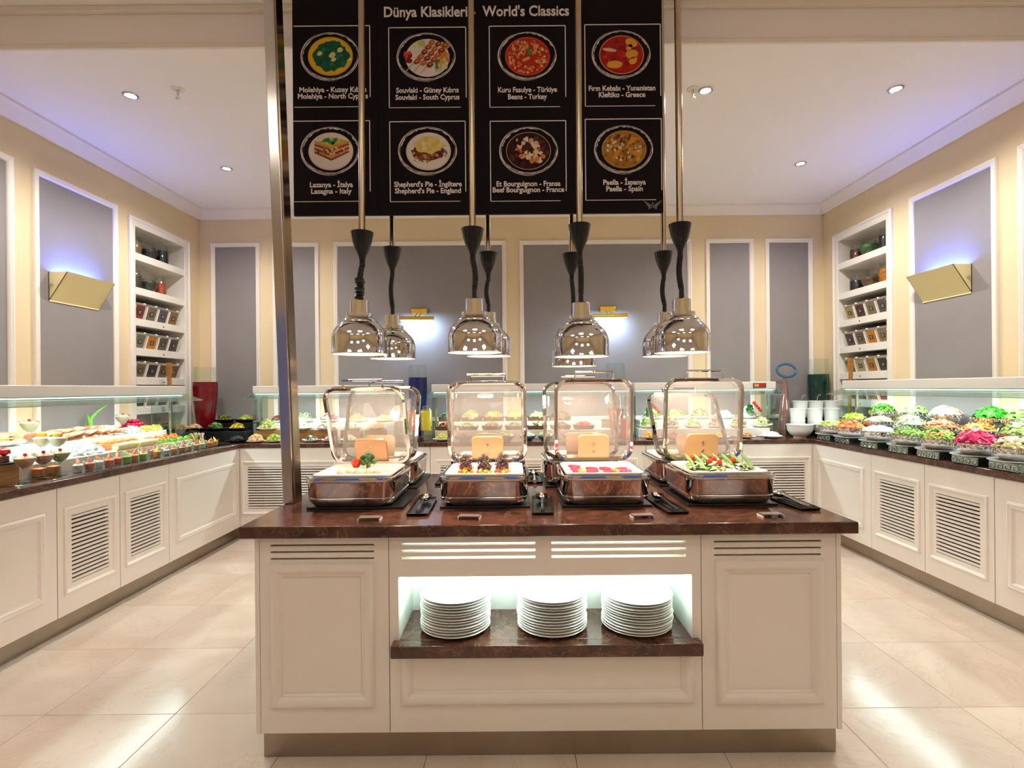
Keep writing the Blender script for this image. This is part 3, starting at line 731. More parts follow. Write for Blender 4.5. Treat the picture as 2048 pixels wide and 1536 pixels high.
# ------------------------------------------------------------------ chafing dishes
m_pan = mat('white food pan', '#f3ece4', .2, coat=.3)
def chafer(label, x, yfront, lean, back=False):
    """front row: hinge at the far side; rear row turned round so its hinge is at the near side"""
    Wd, Dp = .40, .40
    t = thing('chafing_dish', label, 'chafing dish', (x, yfront + Dp / 2, ZT + .019), R(180) if back else 0, 'eight open chafing dishes on the island')
    r0 = [(.31, .31, .04, -.007), (.355, .355, .05, -.004), (.382, .382, .055, .016), (.39, .39, .055, .03), (.384, .384, .055, .033), (.39, .39, .055, .037), (.394, .394, .055, .094), (.402, .402, .055, .099), (.404, .404, .055, .113), (.40, .40, .05, .122), (.378, .378, .045, .124), (.35, .35, .04, .116)]
    MB().rings([rr(a, b, c, z, 6) for a, b, c, z in r0]).build('body', m_chrome, t, angle=50)
    for sx in (-1, 1):
        for sy in (-1, 1):
            MB().lathe([(0, -.009), (.016, -.009), (.02, .0), (.018, .012)], 12, M=Matrix.Translation((sx * .12, sy * .12, 0))).build('foot', m_black, t)
    rp = [(.352, .352, .04, .124), (.352, .352, .04, .132), (.335, .335, .035, .134), (.322, .322, .03, .126), (.31, .31, .03, .118)]
    MB().rings([rr(a, b, c, z, 6) for a, b, c, z in rp]).build('food_pan', m_pan, t)
    # hinge block
    MB().box((-.06, .185, .11), (.06, .208, .136)).build('hinge', m_chrome, t, bevel=.004)
    # lid, drawn upright then tilted forward about the hinge
    M = Matrix.Translation((0, .198, .134)) @ Matrix.Rotation(lean, 4, 'X')
    LW, LH, r = .40, .42, .065
    def ring(w, h, rad, y): return [(p[0], y, p[1] + LH / 2 + .005) for p in rr(w, h, rad, 0, 7)]
    lid = MB()
    lid.rings([ring(LW - .03, LH - .03, r - .012, 0.006), ring(LW, LH, r, .0), ring(LW + .004, LH + .004, r, -.016), ring(LW - .004, LH - .004, r, -.026), ring(LW - .03, LH - .03, r - .012, -.022), ring(LW - .034, LH - .034, r - .014, .002)], cap0=False, cap1=False, M=M)
    lid = lid.build('lid_frame', m_chrome, t, angle=60)
    # domed glass
    g = MB(); gr = []
    for f, dy in ((1, 0), (.985, .014), (.95, .028), (.86, .036), (.5, .040), (.02, .041)):
        gr.append([(p[0], dy, p[2]) for p in [(q[0], 0, (q[2] - LH / 2 - .005) * f + LH / 2 + .005) for q in ring((LW - .032) , LH - .032, r - .013, 0)]])
        gr[-1] = [(p[0] * f, p[1], p[2]) for p in gr[-1]]
    g.rings(gr, cap0=False, cap1=True, M=M); g.build('glass', m_lid, lid)
    # bracket plate inside the lid with two screws
    pl = [(-.08, .012), (.08, .012), (.082, .11)] + [(.082 - .03 + .03 * math.cos(R(a)), .11 + .028 * math.sin(R(a))) for a in range(15, 91, 15)] + [(-.052 + .03 * math.cos(R(a)), .11 + .028 * math.sin(R(a))) for a in range(90, 180, 15)] + [(-.082, .11)]
    MB().prism(pl, -.012, .01, axis='y', M=M).build('bracket_plate', m_copper, lid, bevel=.003)
    for zz in (.05, .095):
        MB().lathe([(.003, .004), (.006, .004), (.008, .0), (.0, .0)], 12, M=M @ Matrix.Translation((0, -.012, zz)) @ Matrix.Rotation(R(90), 4, 'X')).build('screw', m_steel, lid)
    z = LH + .006
    MB().tube([(-.095, -.014, z - .01), (-.095, -.014, z + .035), (.095, -.014, z + .035), (.095, -.014, z - .01)], .0065, 8, M=M).build('handle', m_chrome, lid)
    return t
CH = [-.735, -.143, .400, .958]
LEAN = [.38, .20, .10, .10]
flab = ['white fish with broccoli', 'dark microgreen bundles', 'pink beetroot slices', 'green asparagus salad']
fronts = []
for i, x in enumerate(CH):
    fronts.append(chafer('open chrome chafing dish holding %s' % flab[i], x, 2.26, LEAN[i]))
RLEAN = [.38, .2, .26, .62]
RX = [-.73, -.15, .352, .958]
rl = ['open chrome chafing dish behind the white fish dish, facing the back wall', 'open chrome chafing dish behind the microgreens dish, facing the back wall', 'open chrome chafing dish behind the beetroot dish, facing the back wall', 'open chrome chafing dish behind the asparagus dish, facing the back wall']
for i, x in enumerate(RX):
    chafer(rl[i], x, 2.74, RLEAN[i], True)
for i, x in enumerate(CH):
    tag(MB().box((x - .195, 2.284, ZT), (x + .205 + (.03 if i == 0 else 0), 2.68, ZT + .01)).build('slate_board', m_slate, bevel=.002), 'flat black slate board under the %s chafing dish' % flab[i], 'serving board')
for i, x in enumerate(RX):
    tag(MB().box((x - .195, 2.74, ZT), (x + .205, 3.18, ZT + .01)).build('slate_board', m_slate, bevel=.002), 'flat black slate board under the chafing dish behind the %s' % flab[i], 'serving board')

# spoon rests with spoons
m_spoon = mat('silver spoon', '#e4e2df', .1, 1.)
def spoon_rest(x, y, rz, lab, tl=.34, tw=.095):
    t = thing('spoon_rest', 'black tray spoon rest ' + lab, 'spoon rest', (x, y, ZT), rz, 'black spoon rests on the island')
    m = MB().rings([rr(tw - .01, tl - .01, .006, 0), rr(tw, tl, .008, .012), rr(tw - .008, tl - .008, .006, .012), rr(tw - .016, tl - .016, .006, .005)])
    m.build('tray', m_black, t)
    for k in (-1, 1): MB().box((k * .012 - .002, -tl / 2 + .02, .004), (k * .012 + .002, tl / 2 - .08, .0075)).build('groove_rib', m_black, t)
    s = thing('serving_spoon', 'silver serving spoon ' + lab, 'spoon', (x, y, ZT + .008), rz, 'silver serving spoons')
    b = MB(); n = 16
    rs = []
    for f, z in ((1.0, .024), (.97, .026), (.85, .014), (.6, .007), (.2, .004)):
        rs.append([(.031 * f * math.cos(2 * PI * k / n), .085 + .045 * f * math.sin(2 * PI * k / n), z) for k in range(n)])
    b.rings(rs, cap0=False); b.build('bowl', m_spoon, s)
    MB().tube([(0, .045, .02), (0, .0, .018), (0, -.07, .010), (0, -.14, .006)], [.006, .006, .007, .011], 8, M=Matrix.Scale(1, 4)).build('handle', m_spoon, s)
spoon_rest(-.42, 2.315, R(2), 'between the fish dish and the microgreens dish')
spoon_rest(.118, 2.315, R(-2), 'between the microgreens dish and the beetroot dish')
spoon_rest(.665, 2.31, R(4), 'between the beetroot dish and the asparagus dish')
spoon_rest(1.238, 2.33, R(5), 'at the end past the asparagus dish', .30)
spoon_rest(-.40, 2.96, R(0), 'behind, near the fish dish', .28)
spoon_rest(.106, 2.99, R(0), 'behind, near the microgreens dish', .28)

# small acrylic card holders
for px, py, lab in ((737, 1043, 'fish'), (937, 1040, 'microgreens'), (1288, 1038, 'beetroot'), (1548, 1036, 'asparagus')):
    p = PZ(px, py, ZT)
    t = thing('card_holder', 'small clear acrylic card holder in front of the %s dish' % lab, 'card holder', p, R(random.uniform(-6, 6)))
    MB().box((-.045, 0, .009), (.045, .05, .013)).build('card_plate', m_glass, t)
    MB().box((-.042, .004, .0128), (.042, .046, .0136)).build('card', mat('grey card', '#6b5c55', .4), t)
    for x in (-.045, .041): MB().box((x, .0, 0), (x + .004, .05, .009)).build('foot', mat('acrylic edge', '#e6e6e2', .1), t)

# ------------------------------------------------------------------ heat lamps
def heat_lamp(px, py_rim, Y, py_top, py_cup, label, sway, taped=False):
    p = PY(px[0], py_rim, Y); x = p.x
    z0 = p.z
    t = thing('heat_lamp', label, 'heat lamp', p, 0, 'chrome heat lamps hanging over the island')
    r = .127
    pr = [(r, 0), (r + .0015, .002), (r, .004), (r, .075), (.1255, .088), (.119, .107), (.107, .126), (.092, .141), (.083, .148), (.083, .152), (.076, .161), (.066, .169), (.056, .173), (.056, .176), (.062, .177), (.062, .19), (.056, .191), (.043, .192), (.043, .25), (.04, .253), (0, .254)]
    sh = MB().lathe(pr, 48); sh.build('shade', m_chrome, t, angle=42)
    inn = [(.1262, .001), (.122, .075), (.115, .105), (.10, .127), (.078, .145), (0, .15)]
    MB().lathe(inn, 40).build('inner_shade', m_whitein, t)
    MB().lathe([(0, .035), (.03, .04), (.045, .06), (.047, .085), (.03, .12), (.015, .14), (0, .14)], 20).build('bulb', m_bulb, t)
    zt = PY(px[0], py_cup[0], Y).z - z0; zb = PY(px[0], py_cup[1], Y).z - z0
    xt = PY(px[1], py_cup[0], Y).x - x
    # cord sleeve, coil, cup, rod
    MB().tube([(0, 0, .25), (0, 0, .305)], [.0125, .011], 10).build('cord_sleeve', m_cord, t)
    pts = []; turns = max(10, int((zb - .30) / .0085)); N = turns * 9
    for i in range(N + 1):
        f = i / N; a = 2 * PI * turns * f
        cx = xt * f + sway * math.sin(PI * f) ; z = .30 + (zb - .03 - .30) * (f if not taped else f)
        pts.append((cx + .0105 * math.cos(a), .0105 * math.sin(a), z))
    MB().tube(pts, .0042, 5).build('coiled_cord', m_cord, t)
    if taped:
        tp = MB(); rng = random.Random(3)
        for k in range(9):
            rs = []; zc = .262 + k * .011
            tp.lathe([(.006, zc - .012), (.016 + rng.random() * .010, zc - .004), (.014 + rng.random() * .010, zc + .008), (.006, zc + .014)], 9, M=Matrix.Translation((rng.uniform(-.005, .005), rng.uniform(-.004, .004), 0)))
        tp.build('cord_tape', m_cord, t)
    M = Matrix.Translation((xt, 0, zb)); h = zt - zb
    MB().lathe([(.0, -.04), (.0125, -.04), (.0135, -.005), (.02, h * .12), (.034, h * .36), (.044, h * .62), (.050, h * .88), (.053, h), (.049, h + .001), (.046, h * .9), (.016, h * .86)], 28, M=M).build('ceiling_cup', m_black, t)
    xr = PY(px[2], 0, Y).x - x
    ztop = ZH - z0
    zph = PY(px[2], 0, Y).z - z0
    xe = xt + (xr - xt) * (ztop - zt) / max(.2, zph - zt) if px[2] else xt
    MB().tube([(xt, 0, zt - .02), (xe, 0, ztop)], .0155, 14).build('rod', m_brass, t)
    spot('heat_beam', (0, 0, .03), P_HEAT, (1, .74, .56), 150, .5, .05, parent=t)
YA, YR = 2.42, 2.97
heat_lamp((720, 724, 723), 709, YA, 465, (465, 517), 'chrome heat lamp with taped cord over the white fish dish', -.004, True)
heat_lamp((950, 945, 942), 706, YA, 458, (458, 508), 'chrome heat lamp over the microgreens dish', .008)
heat_lamp((1163, 1159, 1156), 714, YA, 450, (450, 502), 'chrome heat lamp over the beetroot dish', .003)
heat_lamp((1364, 1360, 1355), 706, YA, 449, (449, 500), 'chrome heat lamp over the asparagus dish', -.008)
heat_lamp((786, 784, 781), 718, YR, 496, (496, 540), 'chrome heat lamp in the far row above the dish behind the fish', -.008)
heat_lamp((978, 976, 973), 713, YR, 506, (506, 548), 'chrome heat lamp in the far row above the dish behind the microgreens', -.012)
heat_lamp((1148, 1143, 1142), 733, YR, 508, (508, 550), 'chrome heat lamp hanging lowest in the far row, behind the beetroot lamp', .004)
heat_lamp((1330, 1327, 1322), 713, YR, 505, (505, 547), 'chrome heat lamp in the far row above the dish behind the asparagus', -.01)

# ------------------------------------------------------------------ hanging menu board
SY = 2.70; SK = SY / F
def S(px, py): p = PY(px, py, SY); return p.x, p.z
sx0, sz0 = S(586, 430); sx1, _ = S(1327, 425)
sx0 = PY(586, 215, SY).x; sx1 = PY(1325, 215, SY).x; sz0 = PY(955, 428, SY).z
sign = thing('menu_board', 'dark hanging chalkboard menu with eight dishes and white lettering', 'menu board', (0, SY, sz0))
fold = PY(756, 215, SY).x
bd = MB().box((sx0, 0, 0), (fold - .001, .018, ZH - sz0)).box((fold - .001, .004, 0), (fold + .001, .016, ZH - sz0)).box((fold + .001, 0, 0), (sx1, .018, ZH - sz0))
bd.build('board', m_board, sign, smooth=False)
def flatpoly(mb, pts, m, lvl):
    y = -.0008 - .0005 * lvl
    mb.add([(x, y, z - sz0) for x, z in pts], [tuple(range(len(pts)))], m)
def ell(px, py, rx, ry, n=36, rot=0., wob=0., rng=random):
    cx, cz = S(px, py); out = []
    for k in range(n):
        a = 2 * PI * k / n; w = 1 + (rng.uniform(-wob, wob) if wob else 0)
        x = rx * math.cos(a) * w; z = ry * math.sin(a) * w
        out.append((cx + (x * math.cos(rot) - z * math.sin(rot)) * SK, cz + (x * math.sin(rot) + z * math.cos(rot)) * SK))
    return out
def quadpx(p):
    return [S(*q) for q in p]
def text(body, px, py, wpx, hpx, bold=.012):
    cu = bpy.data.curves.new('lettering', 'FONT'); cu.body = body; cu.size = 1; cu.offset = bold; cu.extrude = .004; cu.resolution_u = 3
    cu.align_x = 'CENTER'; cu.align_y = 'CENTER'
    o = bpy.data.objects.new('lettering', cu); COL.objects.link(o)
    dg = bpy.context.evaluated_depsgraph_get(); me = bpy.data.meshes.new_from_object(o.evaluated_get(dg))
    bpy.data.objects.remove(o); bpy.data.curves.remove(cu)
    xs = [v.co.x for v in me.vertices]; w = max(xs) - min(xs); mx = (max(xs) + min(xs)) / 2
    me.transform(Matrix.Translation((-mx, 0, 0)))
    k = wpx * SK / w; kz = hpx * SK / .73
    me.materials.clear(); me.materials.append(m_chalk)
    x, z = S(px, py)
    q = place('lettering', me, sign, (x, -.0012, z - sz0), (R(90), 0, 0), (k, kz, .2))
    return q
text("Dünya Klasikleri -  World's Classics", 953, 24, 370, 21, .02)
CAP = [("Molehiya - Kuzey Kıbrıs", 666, 180, 134), ("Molehiya - North Cyprus", 666, 193, 140), ("Souvlaki - Güney Kıbrıs", 855, 181, 125), ("Souvlaki - South Cyprus", 855, 195, 128),
       ("Kuru Fasulye - Türkiye", 1055, 180, 118), ("Beans - Turkey", 1055, 194, 78), ("Fırın Kebabı - Yunanistan", 1244, 177, 133), ("Kleftiko - Greece", 1244, 190, 93),
       ("Lazanya - İtalya", 663, 370, 86), ("Lasagna - Italy", 663, 383, 81), ("Shepherd's Pie - İngiltere", 856, 369, 135), ("Shepherd's Pie - England", 856, 382, 132),
       ("Et Bourguignon - Fransa", 1057, 368, 128), ("Beef Bourguignon - France", 1057, 380, 143), ("Paella - İspanya", 1249, 365, 85), ("Paella - Spain", 1249, 378, 73)]
for b, px, py, w in CAP: text(b, px, py, w, 10.5, .022)
for x0, x1, y0, y1 in ((588, 740, 52, 214), (778, 932, 55, 215), (979, 1131, 52, 214), (1170, 1321, 49, 212), (588, 740, 242, 403), (780, 931, 243, 403), (981, 1132, 242, 402), (1171, 1323, 238, 400)):
    m = MB(); a = S(x0, (y0 + y1) / 2)[0]; b = S(x1, (y0 + y1) / 2)[0]; c = S((x0 + x1) / 2, y0)[1] - sz0; d = S((x0 + x1) / 2, y1)[1] - sz0; h = .0022
    if x0 != 588: m.box((a - h, -.0012, d), (a + h, .0, c))
    m.box((b - h, -.0012, d + (c - d) * .12), (b + h, 0, c)); m.box((a, -.0012, c - h), (b, 0, c + h)); m.box((a, -.0012, d - h * .7), (b - .03, 0, d + h * .7))
    m.build('chalk_frame', m_chalk, sign, smooth=False)
def pm_(col): return mat('print ' + col, col, .75, spec=.15)
def ringpic(px, py):
    m = MB(); rng = random.Random(px * 7 + py); n = 72
    for base, th, a0, a1, lv in ((1.0, .075, -.3, 3.6, 1), (.985, .03, 0, 6.283, 1), (1.03, .022, 2.0, 5.0, 1), (.93, .025, 3.6, 6.4, 1)):
        vs = []; fs = []
        K = int(n * (a1 - a0) / 6.283)
        for k in range(K + 1):
            a = a0 + (a1 - a0) * k / K; f = min(1, 5 * k / K, 5 * (K - k) / K) if a1 - a0 < 6 else 1
            for e in (0, 1):
                r = base - th * e * f * rng.uniform(.55, 1.25); cx, cz = S(px, py)
                vs.append((cx + 58 * r * math.cos(a) * SK, -.0011, cz + 48 * r * math.sin(a) * SK - sz0))
        for k in range(K): fs.append((2 * k, 2 * k + 1, 2 * k + 3, 2 * k + 2))
        m.add(vs, fs)
    m.build('chalk_ring', m_chalk, sign, smooth=False)
    p = MB(); rng2 = random.Random(px)
    return p, rng2
def blobs(p, rng, px, py, n, rx, ry, s0, s1, cols, lv, asp=(.6, 1)):
    for i in range(n):
        a = rng.random() * 6.283; q = math.sqrt(rng.random())
        s = rng.uniform(s0, s1)
        flatpoly(p, ell(px + rx * q * math.cos(a), py + ry * q * math.sin(a), s, s * rng.uniform(*asp), 9, rng.random() * 3, .12, rng), pm_(rng.choice(cols)), lv + i * .05)
# 1 molehiya
p, g = ringpic(661, 113); flatpoly(p, ell(661, 113, 45, 39), pm_('#cfa828'), 1); flatpoly(p, ell(661, 113, 42.5, 36.5), pm_('#e0b52a'), 2)
flatpoly(p, ell(663, 113, 35, 30, 40, 0, .1, g), pm_('#1f5b45'), 3); blobs(p, g, 663, 113, 40, 30, 25, 2, 5, ['#28705a', '#1a4c3c', '#2f7d5e'], 4)
for x, y, s in ((640, 108, 5.5), (681, 101, 6), (665, 111, 7), (668, 120, 5), (701, 120, 4)): flatpoly(p, ell(x, y, s, s * .8, 12, .5, .15, g), pm_('#d9cf90'), 7)
p.build('printed_dish', None, sign, smooth=False)
# 2 souvlaki
p, g = ringpic(853, 114); flatpoly(p, ell(855, 116, 44, 38), pm_('#ddd3cb'), 1)
blobs(p, g, 838, 88, 10, 12, 8, 3, 6, ['#b9c46a', '#cfd58a'], 2); blobs(p, g, 816, 114, 12, 7, 12, 3, 6, ['#b22a24', '#8e1d1c', '#d0483a'], 2)
blobs(p, g, 888, 108, 16, 9, 22, 4, 7, ['#d8a04c', '#e2b768', '#c98a3a'], 2); blobs(p, g, 878, 132, 12, 12, 10, 3, 6, ['#a7b765', '#cdc982', '#5d7d3a'], 3)
for k in range(3):
    flatpoly(p, quadpx([(812 + k * 14, 143 + k * 2), (813.5 + k * 14, 144 + k * 2), (864 + k * 14, 80 + k * 5), (862.5 + k * 14, 79 + k * 5)]), pm_('#b7ab9c'), 4)
    for q in range(5):
        x = 834 + k * 13 + q * 7.5; y = 124 + k * 3 - q * 9.5
        flatpoly(p, ell(x, y, 7.2, 5, 10, .4, .12, g), pm_(('#9a4a22', '#b8632e', '#7c3718')[(k + q) % 3]), 5 + q * .1)
        flatpoly(p, ell(x + 1, y - 1, 3.4, 1.6, 8, .4, .1, g), pm_('#d88a4c'), 6 + q * .1)
p.build('printed_dish', None, sign, smooth=False)
# 3 beans
p, g = ringpic(1055, 112); flatpoly(p, ell(1055, 113, 45, 39), pm_('#c44a2c'), 1); flatpoly(p, ell(1055, 113, 42, 36), pm_('#b2351f'), 2)
blobs(p, g, 1055, 113, 130, 39, 33, 2.4, 3.8, ['#dd8a58', '#e3a070', '#cf7446', '#e8b083'], 3, (.55, .75)); blobs(p, g, 1058, 103, 9, 5, 8, 2, 4, ['#5a6b32', '#71803e'], 11)
p.build('printed_dish', None, sign, smooth=False)
# 4 oven kebab
p, g = ringpic(1243, 109); flatpoly(p, ell(1243, 110, 45, 39), pm_('#c98a5a'), 1); flatpoly(p, ell(1243, 110, 43, 37), pm_('#a3231c'), 2)
blobs(p, g, 1243, 110, 50, 36, 30, 4, 8, ['#8e1a18', '#b8291f', '#9a2a2a', '#c63a28'], 3)
for x, y, a, b, r in ((1262, 87, 13, 8, -.4), (1263, 109, 12, 9, .2), (1266, 122, 9, 7, .6), (1229, 130, 16, 8, .05), (1219, 101, 14, 3.5, -.15), (1258, 96, 8, 5, .9)): flatpoly(p, ell(x, y, a, b, 14, r, .08, g), pm_('#dfa040' if x > 1225 else '#d9b98c'), 7)
p.build('printed_dish', None, sign, smooth=False)
# 5 lasagna
p, g = ringpic(661, 302); flatpoly(p, ell(662, 303, 45, 38), pm_('#cbbdb6'), 1); flatpoly(p, ell(662, 302, 43, 36), pm_('#ded2c8'), 2)
for k, c in enumerate(('#8a4a28', '#d79a6a', '#7c3f22', '#e0aa7c', '#8a4a2a', '#cf8f5c')):
    o = 26 - k * 4.6
    flatpoly(p, quadpx([(629, 286 + o * .8), (663, 296 + o), (699, 284 + o * .8), (697, 280 + o * .8), (662, 288 + o), (630, 280 + o * .8)]), pm_(c), 3 + k * .3)
blobs(p, g, 663, 303, 26, 30, 8, 2, 4, ['#6e3a1e', '#b86f42', '#e2b58c'], 6)
flatpoly(p, quadpx([(630, 287), (662, 297), (699, 284), (667, 276)]), pm_('#c7a03a'), 8); flatpoly(p, quadpx([(640, 286), (662, 293), (688, 284), (667, 279)]), pm_('#d3b552'), 9)
for x, y, r in ((653, 281, .4), (662, 286, -.5), (670, 283, .9)): flatpoly(p, ell(x, y, 8, 3.6, 12, r), pm_('#2c8a5c'), 10)
p.build('printed_dish', None, sign, smooth=False)
# 6 shepherd's pie
p, g = ringpic(856, 302); flatpoly(p, ell(857, 303, 45, 38), pm_('#cabfb4'), 1); flatpoly(p, ell(857, 302, 43, 36), pm_('#dcd2c4'), 2)
flatpoly(p, ell(856, 305, 33, 17, 30, 0, .08, g), pm_('#6b3c22'), 3); blobs(p, g, 856, 309, 34, 30, 12, 2, 4.5, ['#8c4f2c', '#4f2c1a', '#b5654a', '#c98f70'], 4)
flatpoly(p, ell(858, 291, 29, 17, 30, 0, .1, g), pm_('#d6c578'), 8); blobs(p, g, 858, 289, 20, 24, 13, 3, 7, ['#e0d28c', '#cdb965', '#d9ca80'], 9)
blobs(p, g, 845, 322, 16, 18, 5, .8, 1.6, ['#4a3a28', '#6f7a40'], 9); blobs(p, g, 891, 302, 12, 4, 11, .8, 1.6, ['#4a3a28', '#3a2c20'], 9)
p.build('printed_dish', None, sign, smooth=False)
# 7 beef stew
p, g = ringpic(1058, 302); flatpoly(p, ell(1057, 302, 45, 38), pm_('#a58c80'), 1); flatpoly(p, ell(1057, 302, 43.5, 36.5), pm_('#33191a'), 2)
blobs(p, g, 1057, 302, 30, 38, 30, 4, 8, ['#4a2622', '#2a1413', '#5a2f28'], 3); blobs(p, g, 1052, 292, 22, 30, 16, 3, 6, ['#d8c2a4', '#c9a98a', '#e0cdb0', '#c96a44'], 5)
blobs(p, g, 1068, 315, 24, 26, 12, 3, 6.5, ['#d9c8a0', '#c87a50', '#e4d6b6', '#b9774e'], 6); blobs(p, g, 1053, 296, 6, 6, 6, 5, 7, ['#4b2a20', '#3a1d18'], 8)
p.build('printed_dish', None, sign, smooth=False)
# 8 paella
p, g = ringpic(1248, 299); flatpoly(p, ell(1248, 299, 45, 38), pm_('#b0823a'), 1); flatpoly(p, ell(1248, 299, 42, 35), pm_('#a8742a'), 2)
blobs(p, g, 1248, 299, 60, 40, 32, 2.5, 5, ['#b98a40', '#8f5f24', '#c89a50'], 3); blobs(p, g, 1248, 297, 46, 34, 27, 2.2, 4.2, ['#d8c3a0', '#5a3a20', '#e3d2b2', '#7a4a28'], 6, (.5, .8))
for x, y, r in ((1264, 283, .6), (1233, 308, .9), (1268, 307, -.5)): flatpoly(p, ell(x, y, 12, 4.5, 14, r, .05, g), pm_('#d08a28'), 9)
p.build('printed_dish', None, sign, smooth=False)
# winged emblem in the corner
m_emb = mat('faint emblem print', '#6d6a6a', .6)
p = MB()
for s in (-1, 1):
    for k in range(4):
        flatpoly(p, quadpx([(1305 + s * (3 + k), 410 + k * 1.5), (1305 + s * (19 - k * 2.5), 400 + k * 3), (1305 + s * (17 - k * 2.5), 403.5 + k * 3), (1305 + s * (4 + k), 413 + k * 1.5)]), m_emb, 1 + k * .1)
flatpoly(p, quadpx([(1305, 403), (1308, 412), (1306.6, 412), (1305, 406)]), m_emb, 2); flatpoly(p, quadpx([(1305, 403), (1302, 412), (1303.4, 412), (1305, 406)]), m_emb, 2)
flatpoly(p, quadpx([(1296, 418), (1304, 412), (1306, 413), (1298, 419)]), m_emb, 2); flatpoly(p, quadpx([(1314, 418), (1306, 412), (1304, 413), (1312, 419)]), m_emb, 2)
p.build('emblem', None, sign, smooth=False)

#@@FOOD@@
# ================================================================== FOOD AND TABLEWARE
def fm(col, rough=.45): return mat('food ' + col, col, rough, var=.12, scale=40)
def basis(n):
    n = n.normalized(); a = Vector((0, 0, 1)) if abs(n.z) < .95 else Vector((1, 0, 0))
    x = a.cross(n).normalized(); y = n.cross(x); M = Matrix((x, y, n)).transposed().to_4x4(); return M
U_BALL = None
def unit_ball():
    global U_BALL
    if U_BALL is None:
        bm = bmesh.new(); bmesh.ops.create_icosphere(bm, subdivisions=1, radius=1); U_BALL = ([tuple(v.co) for v in bm.verts], [tuple(v.index for v in f.verts) for f in bm.faces]); bm.free()
    return U_BALL
def piece(mb, kind, M, s, m, rng):
    if kind == 'ball':
        v, f = unit_ball(); mb.add(v, f, m, M @ Matrix.Diagonal((s, s * rng.uniform(.75, 1), s * rng.uniform(.7, 1), 1)))
    elif kind == 'chunk':
        a, b, c = s * rng.uniform(.6, 1.1), s * rng.uniform(.5, .9), s * rng.uniform(.4, .7)
        mb.box((-a, -b, -c), (a, b, c), m, M)
    elif kind == 'stick':
        mb.box((-s * 1.6, -s * .22, -s * .22), (s * 1.6, s * .22, s * .22), m, M)
    elif kind == 'shred':
        n = 4; w = s * .13; c = rng.uniform(-.9, .9); vs = []
        for k in range(n + 1):
            t = k / n - .5; x = t * 2.6 * s; z = c * s * (.25 - t * t) * 2
            vs += [(x, -w, z), (x, w, z + w * .6)]
        mb.add(vs, [(2 * k, 2 * k + 2, 2 * k + 3, 2 * k + 1) for k in range(n)], m, M)
    elif kind == 'leaf':
        c = rng.uniform(.2, .7); vs = [(-s, 0, 0), (-s * .3, -s * .55, c * s * .4), (-s * .3, 0, c * s * .18), (-s * .3, s * .55, c * s * .4), (s * .5, -s * .45, c * s * .55), (s * .5, 0, c * s * .35), (s * .5, s * .45, c * s * .55), (s * 1.1, 0, c * s * .2)]
        mb.add(vs, [(0, 1, 2), (0, 2, 3), (1, 4, 5, 2), (2, 5, 6, 3), (4, 7, 5), (5, 7, 6)], m, M)
    elif kind == 'disc':
        n = 10; r = s; h = s * .14
        mb.lathe([(0, -h), (r, -h), (r, h), (0, h)], n, m, M)
def heap_mb(rx, ry, h, kind, cols, n, s, rng, base=None, upright=.0):
    mb = MB(); bc = fm(base or cols[0])
    rs = []
    for f, z in ((1, 0), (.93, .35), (.75, .66), (.45, .86), (.1, .95)):
        rs.append([(rx * f * .95 * math.cos(2 * PI * k / 14), ry * f * .95 * math.sin(2 * PI * k / 14), h * z * .72 * rng.uniform(.8, 1.02)) for k in range(14)])
    mb.rings(rs, bc)
    for i in range(n):
        a = rng.random() * 2 * PI; q = math.sqrt(rng.random()); x, y = rx * q * math.cos(a), ry * q * math.sin(a)
        z = h * math.sqrt(max(0, 1 - q * q * .96)) * rng.uniform(.72, 1.05)
        nn = Vector((x / rx ** 2, y / ry ** 2, (z + .02) / h ** 2 * .6)).normalized() + Vector((rng.uniform(-.5, .5), rng.uniform(-.5, .5), rng.uniform(0, .4) + upright))
        M = Matrix.Translation((x, y, z)) @ basis(nn) @ Matrix.Rotation(rng.random() * 6.28, 4, 'Z')
        if kind in ('shred', 'leaf', 'stick'): M = M @ Matrix.Rotation(rng.uniform(-.5, .5), 4, 'Y')
        piece(mb, kind if isinstance(kind, str) else rng.choice(kind), M, s * rng.uniform(.75, 1.2), fm(rng.choice(cols)), rng)
    return mb
HS = [0]
def heap(name, label, cat, pos, rx, ry, h, kind, cols, n=110, s=.014, rz=0., upright=0., group=None, base=None):
    HS[0] += 1; rng = random.Random(HS[0] * 13)
    o = heap_mb(rx, ry, h, kind, cols, n, s, rng, base, upright).build(name, None, None, smooth=False)
    o.location = pos; o.rotation_euler = (0, 0, rz)
    return tag(o, label, cat, group, 'stuff')

GREENS = ['#6fae2f', '#8cc63a', '#4f8a24', '#a8d45a']
PALE = ['#dfe8b4', '#eef0d2', '#c6d98a', '#f2f3e2']
# ---- food in the front chafing dishes
zf0 = ZT + .019 + .118
px_, py_ = CH[0], 2.46
rng = random.Random(5)
for k in range(5):
    m = MB().rings([rr(.07 * f, .036 * f, .012 * f, z, 3) for f, z in ((1, 0), (1.04, .01), (1, .02), (.8, .027))])
    tag(m.build('fish_fillet', fm('#f0dcc0'), loc=(px_ - .07 + .043 * k, py_ - .06 + .012 * (k % 2), zf0)), 'pale white fish fillet lying in the open chafing dish', 'fish', 'white fish fillets').rotation_euler = (0, 0, R(84 + 2 * k))
b = MB()
for k in range(60):
    a = rng.random() * 6.28; q = rng.random(); b.add(*unit_ball(), fm(rng.choice(['#2f5a22', '#3d6e2a', '#24481b'])), Matrix.Translation((.034 * q * math.cos(a), .034 * q * math.sin(a), .012 + .045 * math.sqrt(1 - q * q) * rng.uniform(.5, 1))) @ Matrix.Scale(.014, 4))
b.tube([(0, 0, -.02), (0, 0, .03)], .011, 8, fm('#9fbf6a'))
